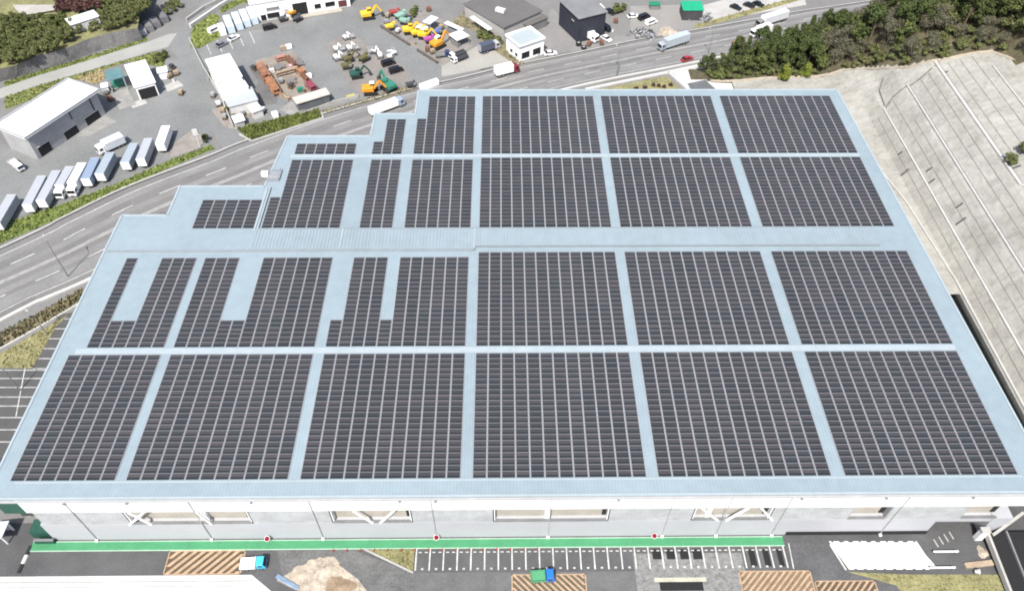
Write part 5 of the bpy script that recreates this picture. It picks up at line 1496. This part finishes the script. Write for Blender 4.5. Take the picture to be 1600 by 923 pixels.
# striped barrier lying across the drive at the left
a, b = at(48, 853), at(29, 895); d = b - a; t = thing('height_barrier', 'black and white striped kerb barrier across the front drive', 'barrier', (a + b) / 2, math.atan2(d.y, d.x)); L_ = d.length
for k, mm in enumerate((BLACK, OFFWHITE, BLACK)): MB().box((k - 1) * L_ / 3, 0, 0.02, L_ / 3 - .02, .75, .22, ty=.7).build('segment', mm, t)
# red round signs along the walkway
for px, py, lab in ((418, 837, 'red round sign with white rim by the left part of the green walkway'), (682, 836, 'red round sign behind a white downpipe in the middle of the walkway'), (1022, 832, 'red round sign with white rim by the right part of the green walkway')):
    x = at(px, py, 1.5).x; t = thing('hydrant_sign', lab, 'sign', (x, 61.2, .14), 0, 'red round signs on the green walkway')
    MB().tube((0, 0, 0), (0, 0, .9), .06).build('post', STEEL, t)
    MB().tube((0, .03, 1.28), (0, -.01, 1.34), .52, n=20).build('rim', WHITE, t)
    MB().tube((0, -.012, 1.343), (0, -.035, 1.38), .46, n=20).build('disc', mat('sign red', (.15, .012, .02), .95, .05, spec=.1), t)
# small orange delineators at the front of the walkway
cp = None
for k in range(16):
    x = at(540 + 0 * k, 850).x + k * 2.5
    if cp is None:
        cp = thing('traffic_cone', 'small red traffic cone on the kerb of the green walkway', 'cone', (0, 0, 0), 0, 'red cones along the walkway kerb')
        MB().tube((0, 0, .04), (0, 0, .6), .16, .04, 10).build('cone', mat('cone red', (.45, .06, .03), .5, .05), cp); MB().box(0, 0, 0, .4, .4, .04).build('foot', BLACK, cp)
        o = cp
    else: o = clone(cp, (0, 0, 0), 0, cp['label'])
    o.location = (-31.5 + k * 2.5, 59.45, .02)
# right end clutter
heap('tan sand pile at the right front corner by the gate pillar', 1535, 862, 1.3, .5, SOIL, 21, .8)
c_, rz, L_ = span((1507, 884), (1550, 879)); o = MB().box(0, 0, 0, L_, 1.0, .35).build('timber_stack', mat('tan timber', (.31, .24, .17), .8, .2, .6, 3), None, (c_.x, c_.y, .02), rz); tag(o, 'low tan timber stack near the black ramp', 'timber')
for px, py, lab in ((1475, 864, 'white trestle barrier across the dark corner drive, longer one'), (1470, 889, 'white trestle barrier by the grass at the corner drive')):
    p = at(px, py); t = thing('trestle', lab, 'barrier', (p.x, p.y, .02), 0, 'white trestle barriers'); MB().box(0, 0, .7, 4.6, .25, .25).build('board', WHITE, t)
    for f in (-1.9, 1.9): MB().box(f, 0, 0, .12, .7, .7).build('leg', GREY_M, t)
p = at(1523, 893); t = thing('spotlight_unit', 'small black and white spotlight unit on the grass edge', 'lamp', p, .4); MB().box(0, 0, 0, .7, .5, .3).build('base', BLACK, t); MB().tube((0, 0, .3), (.3, -.4, .8), .35, .45, 12).build('lamp_head', OFFWHITE, t)
for k, (px, py) in enumerate(((1462, 848), (1470, 844), (1478, 840), (1486, 836))):
    a = at(px, py); o = MB().box(0, 0, 0, .22, 1.5, .1).build('kerb_stone', CONC, None, (a.x, a.y, .02), .2); tag(o, 'pale kerb stone in the row at the corner of the warehouse lower wall', 'kerb stone', 'kerb stones at the corner drive')

# ---------------------------------------------------------------- poles, walls, fences
def lamp(lab, base, h, arm, heads=1):
    t = thing('street_lamp', lab, 'street lamp', base, arm, 'street lamps')
    MB().tube((0, 0, 0), (0, 0, h), .15, .08, 8).build('pole', GREY_M, t)
    MB().tube((0, 0, h - .1), (1.8, 0, h + .25), .07, .05, 6).build('arm', GREY_M, t)
    MB().box(2.0, 0, h + .18, .9, .32, .14).build('lamp_head', GREY_L, t)
    return t
lamp('tall grey street lamp on the near kerb left of the warehouse', at(106.6, 432), 12, 2.2)
lamp('grey street lamp on the near kerb behind the warehouse', at(963, 121), 10, 2.0)
lamp('grey street lamp on the near kerb left of the forest', at(1105, 93), 10, 2.0)
lamp('street lamp in the lawn beside the side car park', at(74, 523), 7, 2.6)
lamp('street lamp among the bays of the side car park', at(32, 610), 8, 2.6)
for k, (px, py, lab) in enumerate(((313, 230, 'white leaning sign post at the corner of the side road'), (1232, 900, ''),)):
    if not lab: continue
    p = at(px, py); t = thing('sign_post', lab, 'sign', p, .3); MB().tube((0, 0, 0), (0, 0, 5.5), .16).build('post', OFFWHITE, t); MB().box(0, 0, 4.2, 1.3, .2, 2.0).build('board', OFFWHITE, t)
p = at(322, 222); t = thing('dark_shrub', 'small dark shrub at the corner of the side road verge', 'shrub', p)
KINDS_ = tree_proto('x', 55, 2.4, 1.2, 400, 'dark', 'round', 'shrub', 'shrub')
o = KINDS_(); o.location = p; o['label'] = 'small dark shrub at the corner of the side road verge'
bpy.data.objects.remove(t)
# low wall beside the side road and the rail at the top
def wall(lab, pts, h, wd, m_, name='low_wall', cat='wall'):
    m = MB(); P = atl(pts)
    c = P[0]
    for a, b in zip(P, P[1:]): m.beam(a - c + Vector((0, 0, h / 2)), b - c + Vector((0, 0, h / 2)), wd, h)
    o = m.build(name, m_, None, c); tag(o, lab, cat); return o
wall('pale low wall between side road and the white workshop', [(296, 62), (318, 106), (345, 152), (365, 200)], .9, .3, CONC)
wall('pale bridge wall running up right from the road fork', [(298, 44), (345, 12), (365, 0)], 1.4, .8, CONC_WHITE)
wall('thin grey wall above the bridge wall by the road fork', [(292, 34), (320, 14), (345, 2)], 1.2, .5, CONC)
wall('grey wall along the lower side of the low block', [(468, 182), (520, 163), (560, 152)], 1.0, .25, CONC, 'low_wall')
wall('white kerb wall around the yellow grass patch behind the warehouse', [(915, 141), (1045, 114), (1075, 141), (1090, 150)], .5, 1.0, CONC_WHITE, 'kerb_wall')
wall('white kerb wall on the right of the yellow grass patch', [(1045, 114), (1110, 100)], .4, 1.4, CONC_WHITE, 'kerb_wall')
grass_poly(atl([(925, 142), (1042, 119), (1068, 146), (1070, 160), (900, 160)]), .05, GRASS_DRY, 200, .3, None, 'grass_patch', .3)
poly_sheet('back_pad', atl([(1050, 112), (1115, 98), (1128, 120), (1190, 125), (1190, 165), (1070, 165), (1080, 145)]), .02, CONC_WHITE)
poly_sheet('dark_basin', atl([(1074, 131), (1102, 125), (1122, 143), (1110, 155), (1085, 150)]), .026, mat('basin grey', (.10, .105, .11), .8, .15, .3, 2))
for x, y in in_px([(985, 142), (1045, 130), (1050, 137), (1000, 146)], 6, 1.3, 0, 12):
    tree('plum', x, y, 0, 'small dark plum shrub on the yellow grass patch behind the warehouse', 'plum shrubs on the grass patch', .38)
for x, y in in_px([(1112, 122), (1130, 128), (1128, 112), (1118, 108)], 4, 1.6, 0, 13):
    tree('gshrub', x, y, .2, 'dark green shrub at the left tip of the forest', 'shrubs at the left tip of the forest', 1.2)
p = at(8, 800)
m = MB()
for k in range(5):
    p = at(326 + k * 17, 83 - k * 4.4); q = at(331 + k * 17 + 4, 72 - k * 4.4 + 22 - 8)
    a = at(322 + k * 17, 68 - k * 4.6 + 0); b = at(330 + k * 17, 86 - k * 4.6); m.beam(a + Vector((0, 0, .014)), b + Vector((0, 0, .014)), .25, .01)
struct('yard_bay_lines', m, WHITE_PAINT)
# sedan in the side car park
# drop unused empties' debris: none

DIRTP = mat('dusty earth patch', (.215, .195, .175), .95, .2, .35, 2.5)
poly_sheet('earth_patch', atl([(264, 246), (274, 222), (298, 204), (318, 212), (322, 224), (300, 236)]), .022, DIRTP)
poly_sheet('earth_patch_side', atl([(330, 172), (345, 168), (375, 196), (368, 202), (352, 200)]), .024, DIRTP)
poly_sheet('oil_stained_asphalt', atl([(392, 150), (404, 128), (388, 104), (396, 100), (436, 146), (432, 162), (404, 166)]), .012, mat('oil stained asphalt', (.115, .112, .11), .9, .2, .2, 2))
poly_sheet('depot_apron', atl([(118, 200), (160, 178), (182, 190), (140, 212), (120, 214)]), .014, mat('worn pale apron', (.225, .22, .205), .95, .16, .35, 2.5))
poly_sheet('road_repair_patch', [(28, 219), (46, 225.5), (45, 228), (27, 221.5)], .0095, mat('repair patch', (.125, .122, .12), .9, .15, .3, 2))
poly_sheet('road_repair_patch_far', [(-98, 141), (-88, 151), (-89.5, 152.5), (-99.5, 142.5)], .0095, MATS['repair patch'])
# drums, pallets and stacked goods standing about the yards
rq = random.Random(31)
def pallet_stack(m_, n):
    def b():
        t = thing('pallet_stack', '', 'pallets')
        for k in range(n): MB().box(0, 0, k * .16, 1.2, 1.0, .13, rz=.06 * (k % 3)).build('pallet', BARK, t)
        MB().box(.05, 0, n * .16, 1.05, .9, .7).build('goods', m_, t)
        return t
    return b
def drum(m_):
    def b():
        t = thing('drum', '', 'drum'); MB().tube((0, 0, 0), (0, 0, .9), .32, n=14).build('barrel', m_, t)
        MB().tube((0, 0, .9), (0, 0, .93), .27, n=12).build('lid', GREY_M, t); return t
    return b
SPOTS = [('between the white workshop and side road wall', [(334, 152), (342, 166), (326, 126), (352, 186)]), ('at the foot of the lean-to shed', [(374, 172), (380, 180), (392, 182), (412, 176), (350, 176)]), ('along the brown barriers of the plant store', [(604, 38), (622, 52), (648, 70), (668, 80), (676, 84)]),
         ('among the stored plant machines', [(606, 28), (640, 32), (656, 20), (670, 18), (690, 46), (704, 66)]), ('beside the kiosk at the side road', [(270, 108), (276, 118), (272, 128), (266, 122), (284, 148)]), ('in front of the navy house', [(920, 72), (940, 70), (957, 50), (962, 36)]), ('between the depot and wash canopy', [(166, 148), (174, 158), (178, 144)]), ('around the steel yard', [(398, 110), (440, 94), (468, 120), (456, 138), (440, 130), (476, 144), (462, 112)])]
GM = [mat('goods grey', (.25, .25, .26), .7, .1), mat('goods tan', (.30, .23, .15), .8, .15), mat('goods rust', (.17, .08, .05), .8, .2), mat('goods white', (.55, .55, .54), .6, .06), mat('goods dark', (.04, .042, .046), .7, .15)]
for where, pp in SPOTS:
    for k, (px, py) in enumerate(pp):
        p = at(px, py); c = rq.randrange(5); nm = ['grey', 'tan', 'rust brown', 'white', 'dark'][c]
        if k % 3 == 2:
            place('drum%d' % c, drum(GM[c]), (p.x, p.y, .03), rq.uniform(0, 3), nm + ' drum standing ' + where, 'drums in the yards', (1.3, 1.3, 1.2))
        else:
            place('pal%d' % c, pallet_stack(GM[c], 4), (p.x, p.y, .03), rq.uniform(0, 3), nm + ' goods on pallets ' + where, 'loaded pallets in the yards', (1.3, 1.3, 1.2))
for x, y in in_px([(322, 108), (332, 106), (376, 196), (368, 198)], 12, 1.5, 0, 21):
    tree('gshrub', x, y, 0, 'small dark green shrub along the wall left of the white workshop', 'shrubs along the workshop wall', .6)
for x, y in in_px([(240, 102), (258, 98), (262, 84), (244, 86)], 6, 1.6, 0, 22):
    tree('gshrub', x, y, 0, 'green shrub on the grass behind the white kiosk', 'shrubs behind the kiosk', .8)
